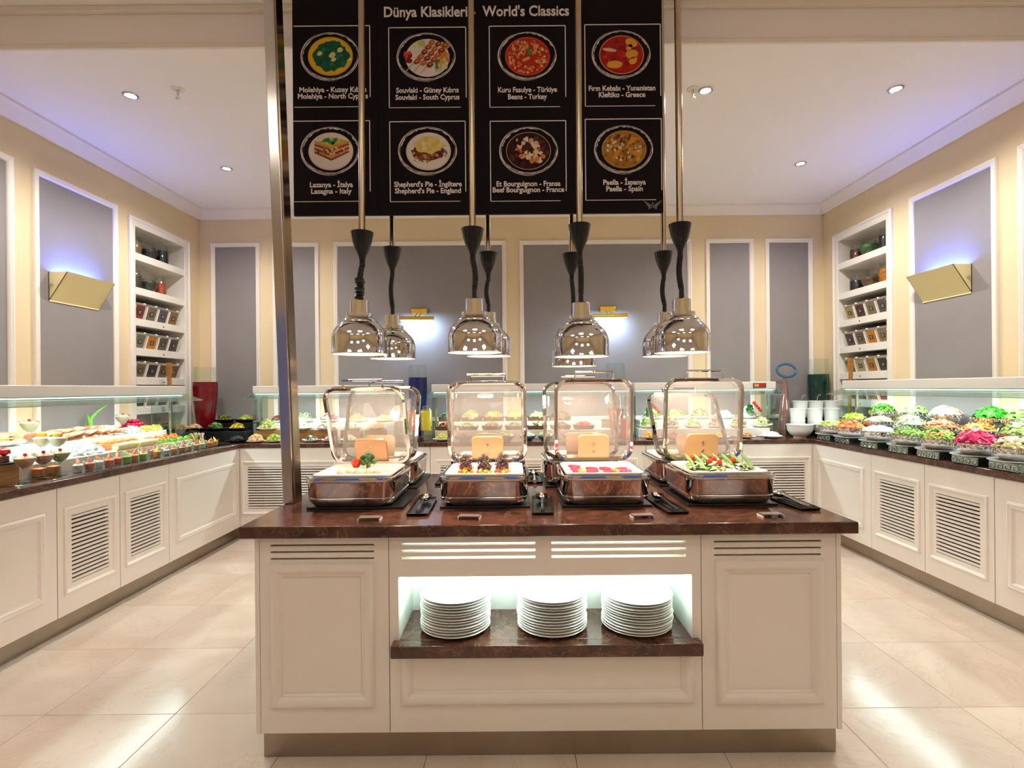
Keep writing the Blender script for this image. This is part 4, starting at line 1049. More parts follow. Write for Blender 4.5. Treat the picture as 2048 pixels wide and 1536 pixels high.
tag(b.build('broccoli', None, None, smooth=False, loc=(px_ + .035, py_ - .01, zf0 + .03)), 'green broccoli floret standing on the white fish', 'broccoli')
tag(MB().lathe([(0, -.022), (.014, -.018), (.022, -.005), (.023, .006), (.014, .019), (0, .022)], 14).build('cherry_tomato', fm('#d8321e', .2), loc=(px_ - .02, py_ - .02, zf0 + .045)), 'red cherry tomato on the white fish beside the broccoli', 'tomato')
heap('diced_vegetables', 'pale diced vegetables spilled beside the fish fillets', 'vegetables', (px_ + .09, py_ - .05, zf0), .07, .05, .02, 'chunk', ['#efe4b8', '#f0d98a', '#f6efdc'], 40, .009)
px_ = CH[1]
for k in range(3):
    o = heap('microgreens_bundle', 'upright bundle of dark purple microgreens on orange vegetables', 'microgreens', (px_ - .09 + .085 * k, py_ - .05, zf0 + .004), .034, .034, .085, 'shred', ['#5a2f44', '#7a4a5c', '#3f2233', '#8a6a52', '#6a7a3a'], 150, .012, upright=.5, group='microgreens bundles in the chafing dish')
    heap('orange_vegetables', 'small mound of orange vegetables under the microgreens', 'vegetables', (px_ - .09 + .085 * k, py_ - .078, zf0), .034, .03, .022, 'chunk', ['#e08a2a', '#e8a83a', '#a8b03a', '#c0503a'], 26, .008, group='orange vegetables under the microgreens')
px_ = CH[2]
rng = random.Random(9)
for k in range(9):
    x = px_ - .11 + .07 * (k % 4) + rng.uniform(-.008, .008); y = py_ - .09 + .075 * (k // 4) + rng.uniform(-.01, .01)
    m = MB().lathe([(0, .0), (.027, 0), (.031, .006), (.027, .012), (.01, .014), (0, .012)], 16)
    o = tag(m.build('beetroot_slice', mat('beetroot flesh', '#c22a52', .35, var=.4, scale=60, bump=.6, bscale=90), loc=(x, y, zf0 + .002)), 'round pink beetroot slice in the white chafing pan', 'beetroot', 'pink beetroot slices'); o.rotation_euler = (rng.uniform(-.1, .1), rng.uniform(-.1, .1), 0)
for x, y in ((-.10, -.11), (.06, -.1)):
    heap('sesame_crumbs', 'yellow crumbs sprinkled on the beetroot slices', 'crumbs', (px_ + x, py_ + y, zf0 + .01), .02, .015, .01, 'chunk', ['#e8b83a', '#f0cf6a'], 16, .005, group='yellow crumbs on the beetroot')
px_ = CH[3]
rng = random.Random(11)
heap('salad_bed', 'pale green salad bed filling the asparagus chafing pan', 'salad', (px_ - .01, py_ - .02, zf0), .15, .12, .03, 'leaf', ['#dfe6c0', '#b8cf86', '#f0efe0', '#6f9a42', '#4f7a34'], 200, .026)
for k in range(7):
    x = px_ - .13 + .045 * k
    tag(MB().tube([(0, -.09, .012), (.006, -.02, .03), (.002, .05, .045), (0, .085, .055)], [.006, .008, .009, .004], 8).build('asparagus_spear', fm('#6f9a4c', .4), loc=(x, py_ - .01, zf0 + .006)), 'green asparagus spear lying across the salad pan', 'asparagus', 'asparagus spears').rotation_euler = (0, 0, rng.uniform(-.2, .06))
for x, y in ((-.05, -.05), (.0, .02), (-.02, -.09), (.07, -.03), (-.10, .05)):
    tag(MB().add(*unit_ball(), None, Matrix.Scale(.014, 4)).build('salad_tomato', fm('#d23a22', .25), loc=(px_ + x, py_ + y, zf0 + .045)), 'small red tomato among the asparagus spears', 'tomato', 'small tomatoes in the asparagus pan')

# ---- vases
def vase(px, py, Y, col, zl, ztop, label, r=.125, cat='vase'):
    p = PY(px, py, Y); t = thing('tall_vase', label, cat, (p.x, Y, ZT))
    H = ztop - ZT; lv = (zl - ZT) / H
    pr = [(.0, 0), (.52, .0), (.60, .08), (.78, .28), (.95, .52), (1.0, .70), (.96, .86), (.90, 1.0)]
    def rad(f):
        for i in range(1, len(pr) - 1):
            if f <= pr[i + 1][1]:
                a, b = pr[i], pr[i + 1]; return a[0] + (b[0] - a[0]) * (f - a[1]) / (b[1] - a[1])
        return .9
    fs = [i / 16 for i in range(17)]
    MB().lathe([(0, 0)] + [(r * rad(f), H * f) for f in fs], 32).build('glass', thin_glass('vase glass', '#f6fcfb', .22), t)
    gs = [lv * i / 14 for i in range(15)]
    MB().lathe([(0, .012)] + [((r - .004) * rad(max(f, .02)), max(.012, H * f)) for f in gs] + [(0, H * lv)], 32).build('liquid', mat('liquid ' + col, col, .25, spec=.3), t)
    return t
vase(411, 800, 5.635, '#8a0016', 1.575, 1.74, 'tall glass vase filled with dark red liquid in the corner')
vase(1637, 800, 5.835, '#0a3a2e', 1.605, 1.78, 'tall glass vase filled with dark green liquid behind the white crocks', .11)
vase(836, 800, 5.70, '#1a2370', 1.605, 1.75, 'tall glass vase filled with deep blue liquid behind the juice jugs', .105)
vase(1232, 800, 5.72, '#b5401e', 1.24, 1.75, 'tall glass vase with a low level of orange red liquid', .105)

# ---- juice jugs on ribbed glass bases
for px, col, lab in ((823, '#e0661e', 'orange'), (853, '#f0dc12', 'yellow')):
    p = PY(px, 880, 5.27); t = thing('juice_jug', 'glass jug of %s juice on a ribbed glass base' % lab, 'jug', (p.x, 5.27, ZT))
    MB().rings([[(rr_ * math.cos(2 * PI * k / 40) * (1 + .04 * (k % 2)), rr_ * math.sin(2 * PI * k / 40) * (1 + .04 * (k % 2)), z) for k in range(40)] for rr_, z in ((.05, 0), (.046, .05), (.048, .10), (.05, .105))]).build('ribbed_base', m_glass, t, smooth=False)
    MB().lathe([(0, .108), (.056, .108), (.058, .125), (.058, .29), (.05, .31), (0, .312)], 24).build('juice', mat('juice ' + lab, col, .15, coat=.4), t)
    MB().lathe([(0, .105), (.06, .105), (.061, .29), (.05, .318), (.036, .328), (.036, .352), (.04, .356)], 24).build('glass', m_glass, t)
t = thing('juice_carafe', 'glass carafe of red juice near the lettuce dishes', 'jug', (PY(1248, 870, 5.27).x, 5.27, ZT))
MB().lathe([(0, .01), (.05, .01), (.056, .05), (.056, .19), (.05, .21), (0, .212)], 24).build('juice', mat('juice red', '#c81e14', .15, coat=.4), t)
MB().lathe([(0, 0), (.055, 0), (.06, .05), (.06, .22), (.04, .27), (.038, .33), (.044, .34)], 24).build('glass', m_glass, t)

# ---- pink glass sculpture with blue ring
p = PY(1570, 845, 5.70); t = thing('glass_sculpture', 'pink glass cone with a blue glass ring on top beside the crocks', 'sculpture', (p.x, 5.70, ZT))
MB().lathe([(0, 0), (.075, 0), (.078, .02), (.072, .12), (.055, .26), (.036, .42), (.022, .54), (.016, .60), (.02, .62), (0, .63)], 24).build('cone', mat('pink lustre glass', '#b58f86', .12, .6), t)
n = 40
MB().loop_tube([(.105 * math.cos(2 * PI * k / n) + .02, .02 * math.sin(2 * PI * k / n), .70 + .072 * math.sin(2 * PI * k / n)) for k in range(n)], .015, 10).build('ring', mat('blue glass', '#1f5f86', .08, coat=.8), t)

# ---- white crocks with ladles, white bowls
tag(MB().box((2.925, 5.41, ZT), (3.48, 5.565, 1.055)).build('crock_stand', m_slate, bevel=.003), 'low black stand under the front white crocks', 'stand')
tag(MB().box((3.08, 5.58, ZT), (3.54, 5.73, 1.13)).build('crock_stand', m_slate, bevel=.003), 'taller black stand under the rear white crocks', 'stand')
def crock(px, Y, z, lab, ladle):
    x = (px - CX) * Y / F; t = thing('crock', lab, 'crock', (x, Y, z), 0, 'white dressing crocks')
    MB().lathe([(0, 0), (.068, 0), (.071, .01), (.071, .06), (.069, .07), (.073, .15), (.077, .172), (.080, .18), (.075, .182), (.070, .165), (.066, .1), (0, .1)], 28).build('pot', m_porc, t)
    if ladle:
        MB().tube([(.01, 0, .11), (.03, .02, .2), (.05, .03, .245), (.066, .03, .25), (.072, .03, .235)], .005, 8).build('ladle', m_chrome, t)
for px in (1595, 1629, 1663): crock(px, 5.485, 1.055, 'white porcelain crock in the front row beside the green vase', False)
for px in (1600, 1631, 1662): crock(px, 5.66, 1.13, 'white porcelain crock with a ladle in the rear row by the green vase', True)
for x, y, lab in ((2.92, 5.285, 'round white bowl in front of the crocks'), (3.19, 5.28, 'round white bowl between the crocks and the first salad bowl')):
    tag(MB().lathe([(0, 0), (.06, 0), (.06, .012), (.09, .03), (.118, .075), (.126, .128), (.132, .134), (.124, .134), (.112, .08), (.08, .035), (0, .03)], 32).build('white_bowl', m_porc, loc=(x, y, ZT)), lab, 'bowl', 'white bowls at the salad corner')

# ---- salad side: risers and hammered bowls
tag(MB().box((3.14, 3.0, ZT), (3.38, 5.07, 1.0)).build('salad_riser', m_mirror, bevel=.003), 'low mirrored riser under the middle row of salad bowls', 'riser')
tag(MB().box((3.385, 3.0, ZT), (3.54, 5.07, 1.085)).build('salad_riser', m_mirror, bevel=.003), 'tall mirrored riser under the rear row of salad bowls', 'riser')
m_block = mat('mirrored glass block', '#8fa5a2', .08, .9, bump=.5, bscale=18)
bm_ = MB().lathe([(0, 0), (.07, 0), (.072, .004), (.10, .02), (.124, .05), (.132, .085), (.136, .088), (.130, .088), (.118, .052), (.09, .026), (0, .02)], 36)
bowl_mesh = None; trim_mesh = None; plate_mesh = None
def salad_bowl(x, y, z, food, r=1.0, front=False):
    global bowl_mesh, trim_mesh, plate_mesh
    t = thing('salad_bowl', 'hammered steel bowl holding %s' % food, 'bowl', (x, y, z), random.random() * 6, 'hammered salad bowls')
    if bowl_mesh is None:
        o = bm_.build('bowl', m_hammer, t); bowl_mesh = o.data
        lp = MB(); n = 22
        for k in range(n):
            a = 2 * PI * k / n; c = Vector((.129 * math.cos(a), .129 * math.sin(a), .066)); e = Vector((-math.sin(a), math.cos(a), 0)); up = Vector((.2 * math.cos(a), .2 * math.sin(a), 1)).normalized()
            lp.loop_tube([c + e * .013 * math.cos(q) + up * .013 * math.sin(q) for q in [2 * PI * i / 10 for i in range(10)]], .0035, 5)
        o2 = lp.build('ring_trim', m_chrome, t); o2['kind'] = 'stuff'; trim_mesh = o2.data
        o.scale = o2.scale = (r, r, r)
    else:
        place('bowl', bowl_mesh, t, sc=(r, r, r)); q = place('ring_trim', trim_mesh, t, sc=(r, r, r)); q['kind'] = 'stuff'
    return t
SAL = [  # px x, row, food words, kind, colours, h
 (1662, 0, 'sliced cucumber and lettuce', 'disc', ['#bcd477', '#dfe9b8', '#9cc04a'], .05), (1700, 0, 'orange carrot curls', 'chunk', ['#f0803a', '#f49a52', '#e56a28'], .06), (1755, 0, 'chopped white onion', 'chunk', ['#f4f4ee', '#e8ece4', '#fbfbf6'], .035),
 (1815, 0, 'chopped green herbs', 'shred', ['#9fce4a', '#7cb82f', '#c6df86'], .05), (1876, 0, 'green leaves with carrot sticks', ('leaf', 'stick'), ['#8fc63a', '#f0963c', '#6aa62a', '#b9dc6a'], .06), (1951, 0, 'bright magenta beetroot', 'chunk', ['#d4145a', '#b80f48', '#e23a78'], .075), (2032, 0, 'mixed olives and white cheese', 'ball', ['#e8e2b0', '#3a3020', '#cdbb6a', '#f0ecd4'], .06),
 (1708, 1, 'yellow peppers and lettuce', ('leaf', 'stick'), ['#f0b83a', '#86bf32', '#b6d95a'], .055), (1757, 1, 'egg slices with yellow yolk', 'disc', ['#f4efd8', '#f0c04a', '#faf6e6'], .045), (1820, 1, 'shredded white cabbage', 'shred', ['#e6f0cf', '#f4f7ea', '#cfe2a0'], .07), (1881, 1, 'tomato and carrot slices', ('disc', 'stick'), ['#e8604a', '#f2a05a', '#d83a22', '#f6c08a'], .05), (1956, 1, 'grated orange cheese', 'shred', ['#f2b85a', '#f6c878', '#eaa848'], .045), (2042, 1, 'lettuce and pale onion', 'leaf', ['#a6d04a', '#e8efce', '#cfe39a'], .07),
 (1765, 2, 'dark green rocket leaves', 'leaf', ['#58a01e', '#7cc62e', '#3f7d18'], .06), (1829, 2, 'pale green iceberg lettuce', 'leaf', ['#a9d86a', '#d5ecb0', '#bfe388'], .06), (1891, 2, 'mixed white and red salad', ('leaf', 'chunk'), ['#e8e6cc', '#c9d2a0', '#d8a08a', '#f2efe0'], .06), (1981, 2, 'vivid green parsley', 'leaf', ['#3fc420', '#58dc2c', '#2fa016'], .075), (2047, 2, 'curly green lettuce', 'leaf', ['#7cc83a', '#a2d862', '#5aa828'], .06)]
XROW = [3.055, 3.27, 3.435]; RROW = [.93, .90, .85]
RZ = [1.012, 1.075, 1.165]
for px, row, food, kd, cols, h in SAL:
    X = XROW[row]; Y = X * F / (px - CX); z = RZ[row]; r = RROW[row]
    base = ZT if row == 0 else (1.0 if row == 1 else 1.085)
    st = thing('bowl_stand', 'smoked glass block with white plate under the bowl of %s' % food, 'stand', (X, Y, base))
    hh = z - base
    if row == 0:
        MB().box((-.08, -.10, 0), (.08, .10, hh - .008)).build('block', m_block, st, bevel=.004)
        for q in range(4):
            MB().loop_tube([(-.082, -.075 + .05 * q + .018 * math.cos(2 * PI * i / 10), .026 + .016 * math.sin(2 * PI * i / 10)) for i in range(10)], .0028, 5).build('chrome_loop', m_chrome, st)
    else:
        MB().box((-.048, -.05, 0), (.048, .05, hh - .008)).build('block', m_block, st, bevel=.004)
    pr_ = .138 if row == 0 else .068
    MB().lathe([(0, hh - .008), (pr_ * .7, hh - .008), (pr_, hh - (.0 if row == 0 else .004)), (pr_, hh + (.003 if row == 0 else -.001)), (pr_ * .65, hh), (0, hh)], 32).build('plate', m_porc, st)
    salad_bowl(X, Y, z, food, r)
    heap('salad', food + ' heaped in a hammered steel bowl', 'salad', (X, Y, z + .058 * r), .112 * r, .112 * r, h + .02, kd, cols, 230, .021 if kd != 'shred' else .026)

# ---- back counter: risers and dishes
def riser(name, x0, x1, y0, y1, z, m, label):
    return tag(MB().box((x0, y0, ZT), (x1, y1, z)).build(name, m, bevel=.003), label, 'riser')
riser('black_riser', -3.49, -2.80, 5.335, 5.525, 1.055, m_slate, 'low black riser for dishes beside the red vase')
riser('black_riser', -3.42, -2.83, 5.74, 5.94, 1.12, m_slate, 'tall black riser against the wall behind the red vase')
riser('black_riser', -3.60, -3.18, 4.875, 5.19, 1.08, m_slate, 'black riser holding herbs and pastry past the end of the cold cuts')
for k, px in enumerate((536, 606, 652, 705, 752)):
    x = (px - CX) * 5.46 / F
    t = thing('wooden_box', 'oak box riser under the %s plate behind the steel post' % ('noodle', 'white salad', 'mixed bean', 'pale salad', 'carrot')[k], 'box riser', (x, 5.44, ZT))
    b = MB().box((-.10, -.07, 0), (.10, -.06, .10)).box((-.10, .06, 0), (.10, .07, .10)).box((-.10, -.06, 0), (-.09, .06, .10)).box((.09, -.06, 0), (.10, .06, .10)).box((-.10, -.07, .10), (.10, .07, .108))
    b.build('box', m_wood, t)
riser('white_riser', -2.74, -1.32, 5.60, 5.92, 1.115, m_white, 'long white riser against the wall behind the oak boxes')
riser('white_riser', -.84, 1.0, 5.38, 5.56, 1.04, m_white, 'low white riser under the wooden trays')
riser('white_riser', -.84, .94, 5.62, 5.92, 1.115, m_white, 'tall white riser at the wall behind the wooden trays')
riser('white_riser', 1.30, 2.66, 5.38, 5.56, 1.04, m_white, 'low white riser under the lettuce dishes')
riser('white_riser', 1.36, 2.66, 5.62, 5.92, 1.115, m_white, 'tall white riser at the wall behind the lettuce dishes')

DISH = {}
def dish(style, pos, r, label, rz=0., group='dishes on the back counter'):
    key = (style,)
    if key not in DISH:
        if style == 'plate': m = MB().lathe([(0, 0), (.5, 0), (.55, .03), (.8, .12), (1, .22), (1.0, .25), (.97, .25), (.78, .16), (.5, .07), (0, .06)], 28); mm = m_porc
        elif style == 'boat':
            m = MB(); n = 28; rs = []
            for f, z in ((.45, 0), (.55, .02), (.85, .16), (1, .26), (.985, .28), (.82, .2), (.5, .08), (.05, .07)):
                rs.append([(f * math.cos(2 * PI * k / n) * (1.15), f * math.sin(2 * PI * k / n) * .8, z + .10 * f * f * abs(math.cos(2 * PI * k / n)) ** 3 * (1 if z > .1 else 0)) for k in range(n)])
            m.rings(rs); mm = m_porc
        elif style == 'black':
            m = MB().rings([rr(1.2, 1.0, .2, 0), rr(1.3, 1.1, .2, .03), rr(2.1, 1.7, .25, .3), rr(2.12, 1.72, .25, .33), rr(2.02, 1.62, .22, .33), rr(1.2, 1.0, .2, .1)]); mm = m_slate
        elif style == 'tray':
            m = MB().rings([rr(1.9, 1.3, .1, 0), rr(2.2, 1.55, .12, .42), rr(2.08, 1.43, .1, .42), rr(1.8, 1.2, .08, .08)]); mm = m_tray
        elif style == 'blue':
            m = MB().lathe([(0, 0), (.45, 0), (.5, .04), (.8, .25), (1, .52), (1, .55), (.95, .55), (.74, .28), (.4, .1), (0, .08)], 28)
            mm = mat('blue patterned glaze', '#4a6a8e', .2, var=.9, scale=2.5, coat=.3)
        DISH[key] = m.build('serving_dish', mm); o = DISH[key]
    else:
        o = DISH[key].copy(); COL.objects.link(o)
    o.location = pos; o.scale = (r, r, r); o.rotation_euler = (0, 0, rz)
    w = {'plate': 'round white plate', 'boat': 'white boat-shaped plate', 'black': 'black square dish', 'tray': 'dark wooden trough', 'blue': 'blue patterned bowl'}[style]
    return tag(o, '%s holding %s' % (w, label), 'dish', group)
def served(style, px, Y, z, r, food, kd, cols, h=.05, n=80, s=.012, upright=0.):
    x = (px - CX) * Y / F
    dish(style, (x, Y, z), r, food)
    k = {'plate': .72, 'boat': .70, 'black': .70, 'tray': .78, 'blue': .78}[style]; dz = {'plate': .12, 'boat': .12, 'black': .15, 'tray': .25, 'blue': .3}[style]
    heap('food', food + ' on the back counter', 'food', (x, Y, z + dz * r), r * k, r * k * (.8 if style != 'plate' else 1), h * 1.1, kd, cols, int(n * 1.5), s * 1.25, upright=upright)
ROWS = [
 # front row on the worktop
 ('black', 473, 5.235, ZT, .088, 'glossy black olives', 'ball', ['#17151c', '#262431', '#0e0d12'], .045, 70, .011),
 ('plate', 511, 5.24, ZT, .088, 'beige walnuts', 'chunk', ['#d8b07a', '#e6c79a', '#c2935c'], .06, 60, .013),
 ('plate', 547, 5.24, ZT, .088, 'green olives with lime', 'ball', ['#a3b83a', '#c8d25a', '#7d9a2c'], .06, 60, .012),
 ('boat', 622, 5.24, ZT, .082, 'olive green anchovies', 'leaf', ['#9a9a6a', '#cfcab0', '#6d7348'], .05, 60, .014),
 ('boat', 660, 5.24, ZT, .082, 'pink salami rolls', 'leaf', ['#d88a8a', '#e6b0a6', '#b8605e'], .05, 60, .014),
 ('boat', 698, 5.24, ZT, .082, 'cream cheese cubes', 'chunk', ['#f3ead2', '#e9dcb4'], .045, 50, .013),
 ('boat', 736, 5.24, ZT, .082, 'marinated green beans', 'stick', ['#8ea84a', '#b2c070'], .045, 50, .012),
 ('plate', 884, 5.24, ZT, .10, 'yellow noodle salad', 'shred', ['#e6dc7a', '#f0eaa2', '#c9c050'], .055, 90, .018),
 ('blue', 925, 5.24, ZT, .09, 'red bean salad', 'ball', ['#9a3a28', '#c0583c', '#7e2a1e'], .04, 70, .01),
 ('blue', 968, 5.24, ZT, .09, 'white rice salad', 'chunk', ['#f2eedc', '#e4dcc0'], .045, 80, .008),
 ('blue', 1012, 5.24, ZT, .09, 'potato salad', 'chunk', ['#ece0a8', '#f2ead0', '#b8c070'], .045, 70, .012),
 ('blue', 1054, 5.24, ZT, .09, 'cauliflower florets', 'ball', ['#f4efe0', '#e6e0c8'], .045, 60, .012),
 ('blue', 1090, 5.24, ZT, .085, 'yellow green pickles', 'chunk', ['#d9dc8a', '#b4c25a', '#eef0c2'], .045, 60, .011),
 ('blue', 1140, 5.24, ZT, .09, 'carrot yoghurt', 'shred', ['#f0b888', '#f6dcc0'], .04, 60, .014),
 ('blue', 1190, 5.24, ZT, .09, 'herbed yoghurt', 'chunk', ['#eef0e0', '#c8d8a8'], .04, 60, .01),
 ('plate', 1303, 5.24, ZT, .095, 'orange segments', 'chunk', ['#f0962a', '#f6b04a', '#e07f18'], .05, 60, .012),
 ('plate', 1345, 5.24, ZT, .09, 'grated beetroot salad', 'shred', ['#a82a4a', '#c8486a'], .04, 60, .014),
 ('plate', 1395, 5.24, ZT, .09, 'sliced boiled eggs', 'disc', ['#f6f0dc', '#f0c860'], .04, 40, .014),
 ('plate', 1440, 5.24, ZT, .09, 'sweetcorn', 'ball', ['#f2cc4a', '#eab832'], .04, 90, .007),
 ('plate', 1489, 5.24, ZT, .10, 'brown chickpeas', 'ball', ['#b9823c', '#d2a05a', '#9a6628'], .035, 110, .008),
 ('plate', 1541, 5.24, ZT, .11, 'white cheese crumbs', 'chunk', ['#f6f6f0', '#e9ece8'], .04, 90, .01),
 # middle row
 ('black', 363, 5.07, 1.08, .088, 'tan stuffed pastry', 'chunk', ['#a8683a', '#c98a52', '#8a4a26'], .035, 60, .014),
 ('black', 431, 5.43, 1.055, .10, 'dark green vine leaves', 'leaf', ['#4f6a2a', '#6f8a3e', '#3a5220'], .06, 90, .02),
 ('black', 474, 5.43, 1.055, .10, 'yellow marinated peppers', 'leaf', ['#e0c02a', '#f0d84a', '#b8a020'], .05, 80, .018),
 ('plate', 536, 5.44, 1.056, .115, 'green and yellow noodles', 'shred', ['#d8cf5a', '#a8c04a', '#f0eab8', '#6f9a34'], .075, 120, .02),
 ('plate', 606, 5.44, 1.056, .11, 'white cabbage salad', 'shred', ['#eef0d8', '#d0dca0', '#f6f6ea'], .06, 100, .018),
 ('plate', 652, 5.44, 1.056, .11, 'mixed bean salad', 'chunk', ['#d8cfb0', '#8a8a5a', '#b8685a', '#efe8d0'], .045, 90, .013),
 ('plate', 705, 5.44, 1.056, .11, 'pale mayonnaise salad', 'chunk', ['#f4efe0', '#e8e0c0'], .05, 70, .013),
 ('plate', 752, 5.44, 1.056, .11, 'carrot salad', 'shred', ['#f09a4a', '#f6c080'], .05, 70, .016),
 ('tray', 893, 5.47, 1.04, .10, 'red roasted peppers', 'leaf', ['#b8432a', '#d86a3c', '#8a2a1c', '#6a7a34'], .05, 80, .018),
 ('tray', 936, 5.47, 1.04, .10, 'grilled courgettes', 'disc', ['#9aa85a', '#d6d8a0', '#6d7a3a'], .045, 60, .016),
 ('tray', 984, 5.47, 1.04, .10, 'brown mushrooms', 'ball', ['#8a6a4a', '#b08a62'], .045, 60, .014),
 ('tray', 1030, 5.47, 1.04, .10, 'artichoke hearts', 'leaf', ['#c8c28a', '#a8a466'], .045, 60, .017),
 ('tray', 1073, 5.47, 1.04, .10, 'white cauliflower salad', 'ball', ['#f2ecd8', '#dcd4a8', '#7f8a44'], .05, 70, .014),
 ('tray', 1120, 5.47, 1.04, .10, 'aubergine slices', 'disc', ['#5a4038', '#8a6a52'], .04, 60, .017),
 ('tray', 1166, 5.47, 1.04, .10, 'stewed red tomatoes', 'chunk', ['#c8452c', '#a83020'], .04, 60, .015),
 ('boat', 1297, 5.47, 1.04, .103, 'crisp lettuce hearts', 'leaf', ['#cfe08a', '#eef2c8', '#a4c452'], .08, 90, .024),
 ('boat', 1342, 5.47, 1.04, .103, 'lettuce with red cabbage', 'leaf', ['#c8da8a', '#8a4a6a', '#e8eec8'], .07, 80, .022),
 ('boat', 1387, 5.47, 1.04, .103, 'lettuce with white cheese', 'leaf', ['#d8e6a0', '#f6f4e8', '#a8c85a'], .07, 80, .022),
 ('boat', 1432, 5.47, 1.04, .103, 'lettuce with radish', 'leaf', ['#cde294', '#d86a7a', '#eaf0cc'], .07, 80, .022),
 ('boat', 1477, 5.47, 1.04, .103, 'yellow lettuce with tuna', 'leaf', ['#e6dc8a', '#c4d46a', '#f0ecc6'], .07, 80, .022),
 ('boat', 1522, 5.47, 1.04, .103, 'lettuce with salmon strips', 'leaf', ['#cfe08a', '#f0a070', '#9cc04a', '#f0eccc'], .075, 90, .022),
 # rear row
 ('black', 389, 5.43, 1.055, .10, 'pale couscous', 'chunk', ['#c89a72', '#dab48e'], .05, 90, .008),
 ('black', 449, 5.83, 1.12, .10, 'olive green spinach', 'leaf', ['#6a7222', '#8a8c34', '#525c1a'], .06, 90, .018),
 ('black', 490, 5.83, 1.12, .10, 'chopped green peppers', 'chunk', ['#9aa232', '#b6b84a', '#7d8428'], .055, 90, .012),
 ('plate', 559, 5.76, 1.115, .115, 'dark brown bulgur salad', 'chunk', ['#6a3a28', '#8a5238', '#b0705a'], .06, 90, .01),
 ('plate', 606, 5.76, 1.115, .12, 'white salad with green onions', 'shred', ['#f2f2e4', '#c6dc8a', '#8fc04a'], .075, 100, .02),
 ('plate', 658, 5.76, 1.115, .12, 'pink ham rolls', 'leaf', ['#e0a0a6', '#f0c8c4', '#c87a84'], .065, 80, .02),
 ('plate', 715, 5.76, 1.115, .11, 'rolled flatbread', 'stick', ['#e8d0a0', '#d8b47a'], .05, 50, .018),
 ('plate', 768, 5.76, 1.115, .11, 'sliced cheese', 'disc', ['#f0dc8a', '#f4e8b4'], .05, 50, .02),
 ('tray', 899, 5.74, 1.115, .11, 'green leaf salad', 'leaf', ['#4f7a3a', '#2f5a34', '#8aa85a'], .06, 80, .02),
 ('tray', 943, 5.74, 1.115, .11, 'sliced breads', 'chunk', ['#d8a86a', '#b8824a', '#ecc890'], .06, 50, .022),
 ('tray', 987, 5.74, 1.115, .11, 'sesame rolls', 'ball', ['#c8924a', '#e0b470'], .06, 40, .024),
 ('tray', 1031, 5.74, 1.115, .11, 'yellow cheese cubes', 'chunk', ['#f0d67a', '#e8c458'], .05, 60, .016),
 ('tray', 1075, 5.74, 1.115, .11, 'pale celery sticks', 'stick', ['#dce4ac', '#c2d284'], .05, 60, .016),
 ('tray', 1119, 5.74, 1.115, .11, 'dark rye slices', 'chunk', ['#5a3c26', '#7a5434'], .05, 50, .022),
 ('boat', 1303, 5.76, 1.115, .114, 'frilly lettuce', 'leaf', ['#cfe48a', '#f0f4d0', '#8fbf44'], .085, 90, .026),
 ('boat', 1351, 5.76, 1.115, .114, 'romaine lettuce', 'leaf', ['#a8d05a', '#dcecb0'], .08, 80, .026),
 ('boat', 1399, 5.76, 1.115, .114, 'prawn salad', 'leaf', ['#f0b08a', '#f6e0cc', '#b8d47a'], .08, 80, .022),
 ('boat', 1447, 5.76, 1.115, .114, 'white chicken salad', 'chunk', ['#f4eee0', '#e8dcc8', '#c8d890'], .06, 80, .016),
 ('boat', 1495, 5.76, 1.115, .114, 'white feta wedge with herbs', 'chunk', ['#f6f6f0', '#eef0e6', '#f2f4ee'], .09, 70, .02)]
for r in ROWS: served(*r)
# tomatoes and herb sprigs standing on two salads
def sprig(px, Y, z, lab):
    x = (px - CX) * Y / F
    heap('herb_sprig', 'dark green herb sprig standing on ' + lab, 'herbs', (x - .02, Y - .03, z), .035, .03, .09, 'leaf', ['#2f6a2a', '#3f8434', '#245220'], 40, .02, upright=.6)
    for k in range(4):
        tag(MB().add(*unit_ball(), None, Matrix.Scale(.021, 4)).build('cherry_tomato', fm('#a8281c', .25), loc=(x + .012 + .022 * k, Y - .07, z + .105 - .027 * k)), 'dark red cherry tomato in the chain on ' + lab, 'tomato', 'cherry tomatoes on ' + lab)
sprig(1500, 5.70, 1.19, 'the white feta wedge'); sprig(1300, 5.72, 1.18, 'the frilly lettuce')

# ---- cold side: white steps, tray, glasses
tag(MB().box((-3.24, 3.06, ZT), (-3.0, 4.795, 1.03)).build('display_step', m_white, bevel=.004), 'low white display step under the cold cuts', 'riser')
tag(MB().box((-3.60, 2.72, ZT), (-3.245, 4.795, 1.12)).build('display_step', m_white, bevel=.004), 'tall white display step at the wall behind the cold cuts', 'riser')
tag(MB().prism([(-2.925, 2.90), (-2.775, 2.90), (-2.775, 5.06), (-2.995, 5.06), (-2.995, 3.06), (-2.925, 3.06)], ZT, ZT + .006, axis='z').build('mirror_tray', m_mirror, bevel=.001), 'long mirrored tray along the counter edge under the food glasses', 'tray')
ZM = ZT + .006
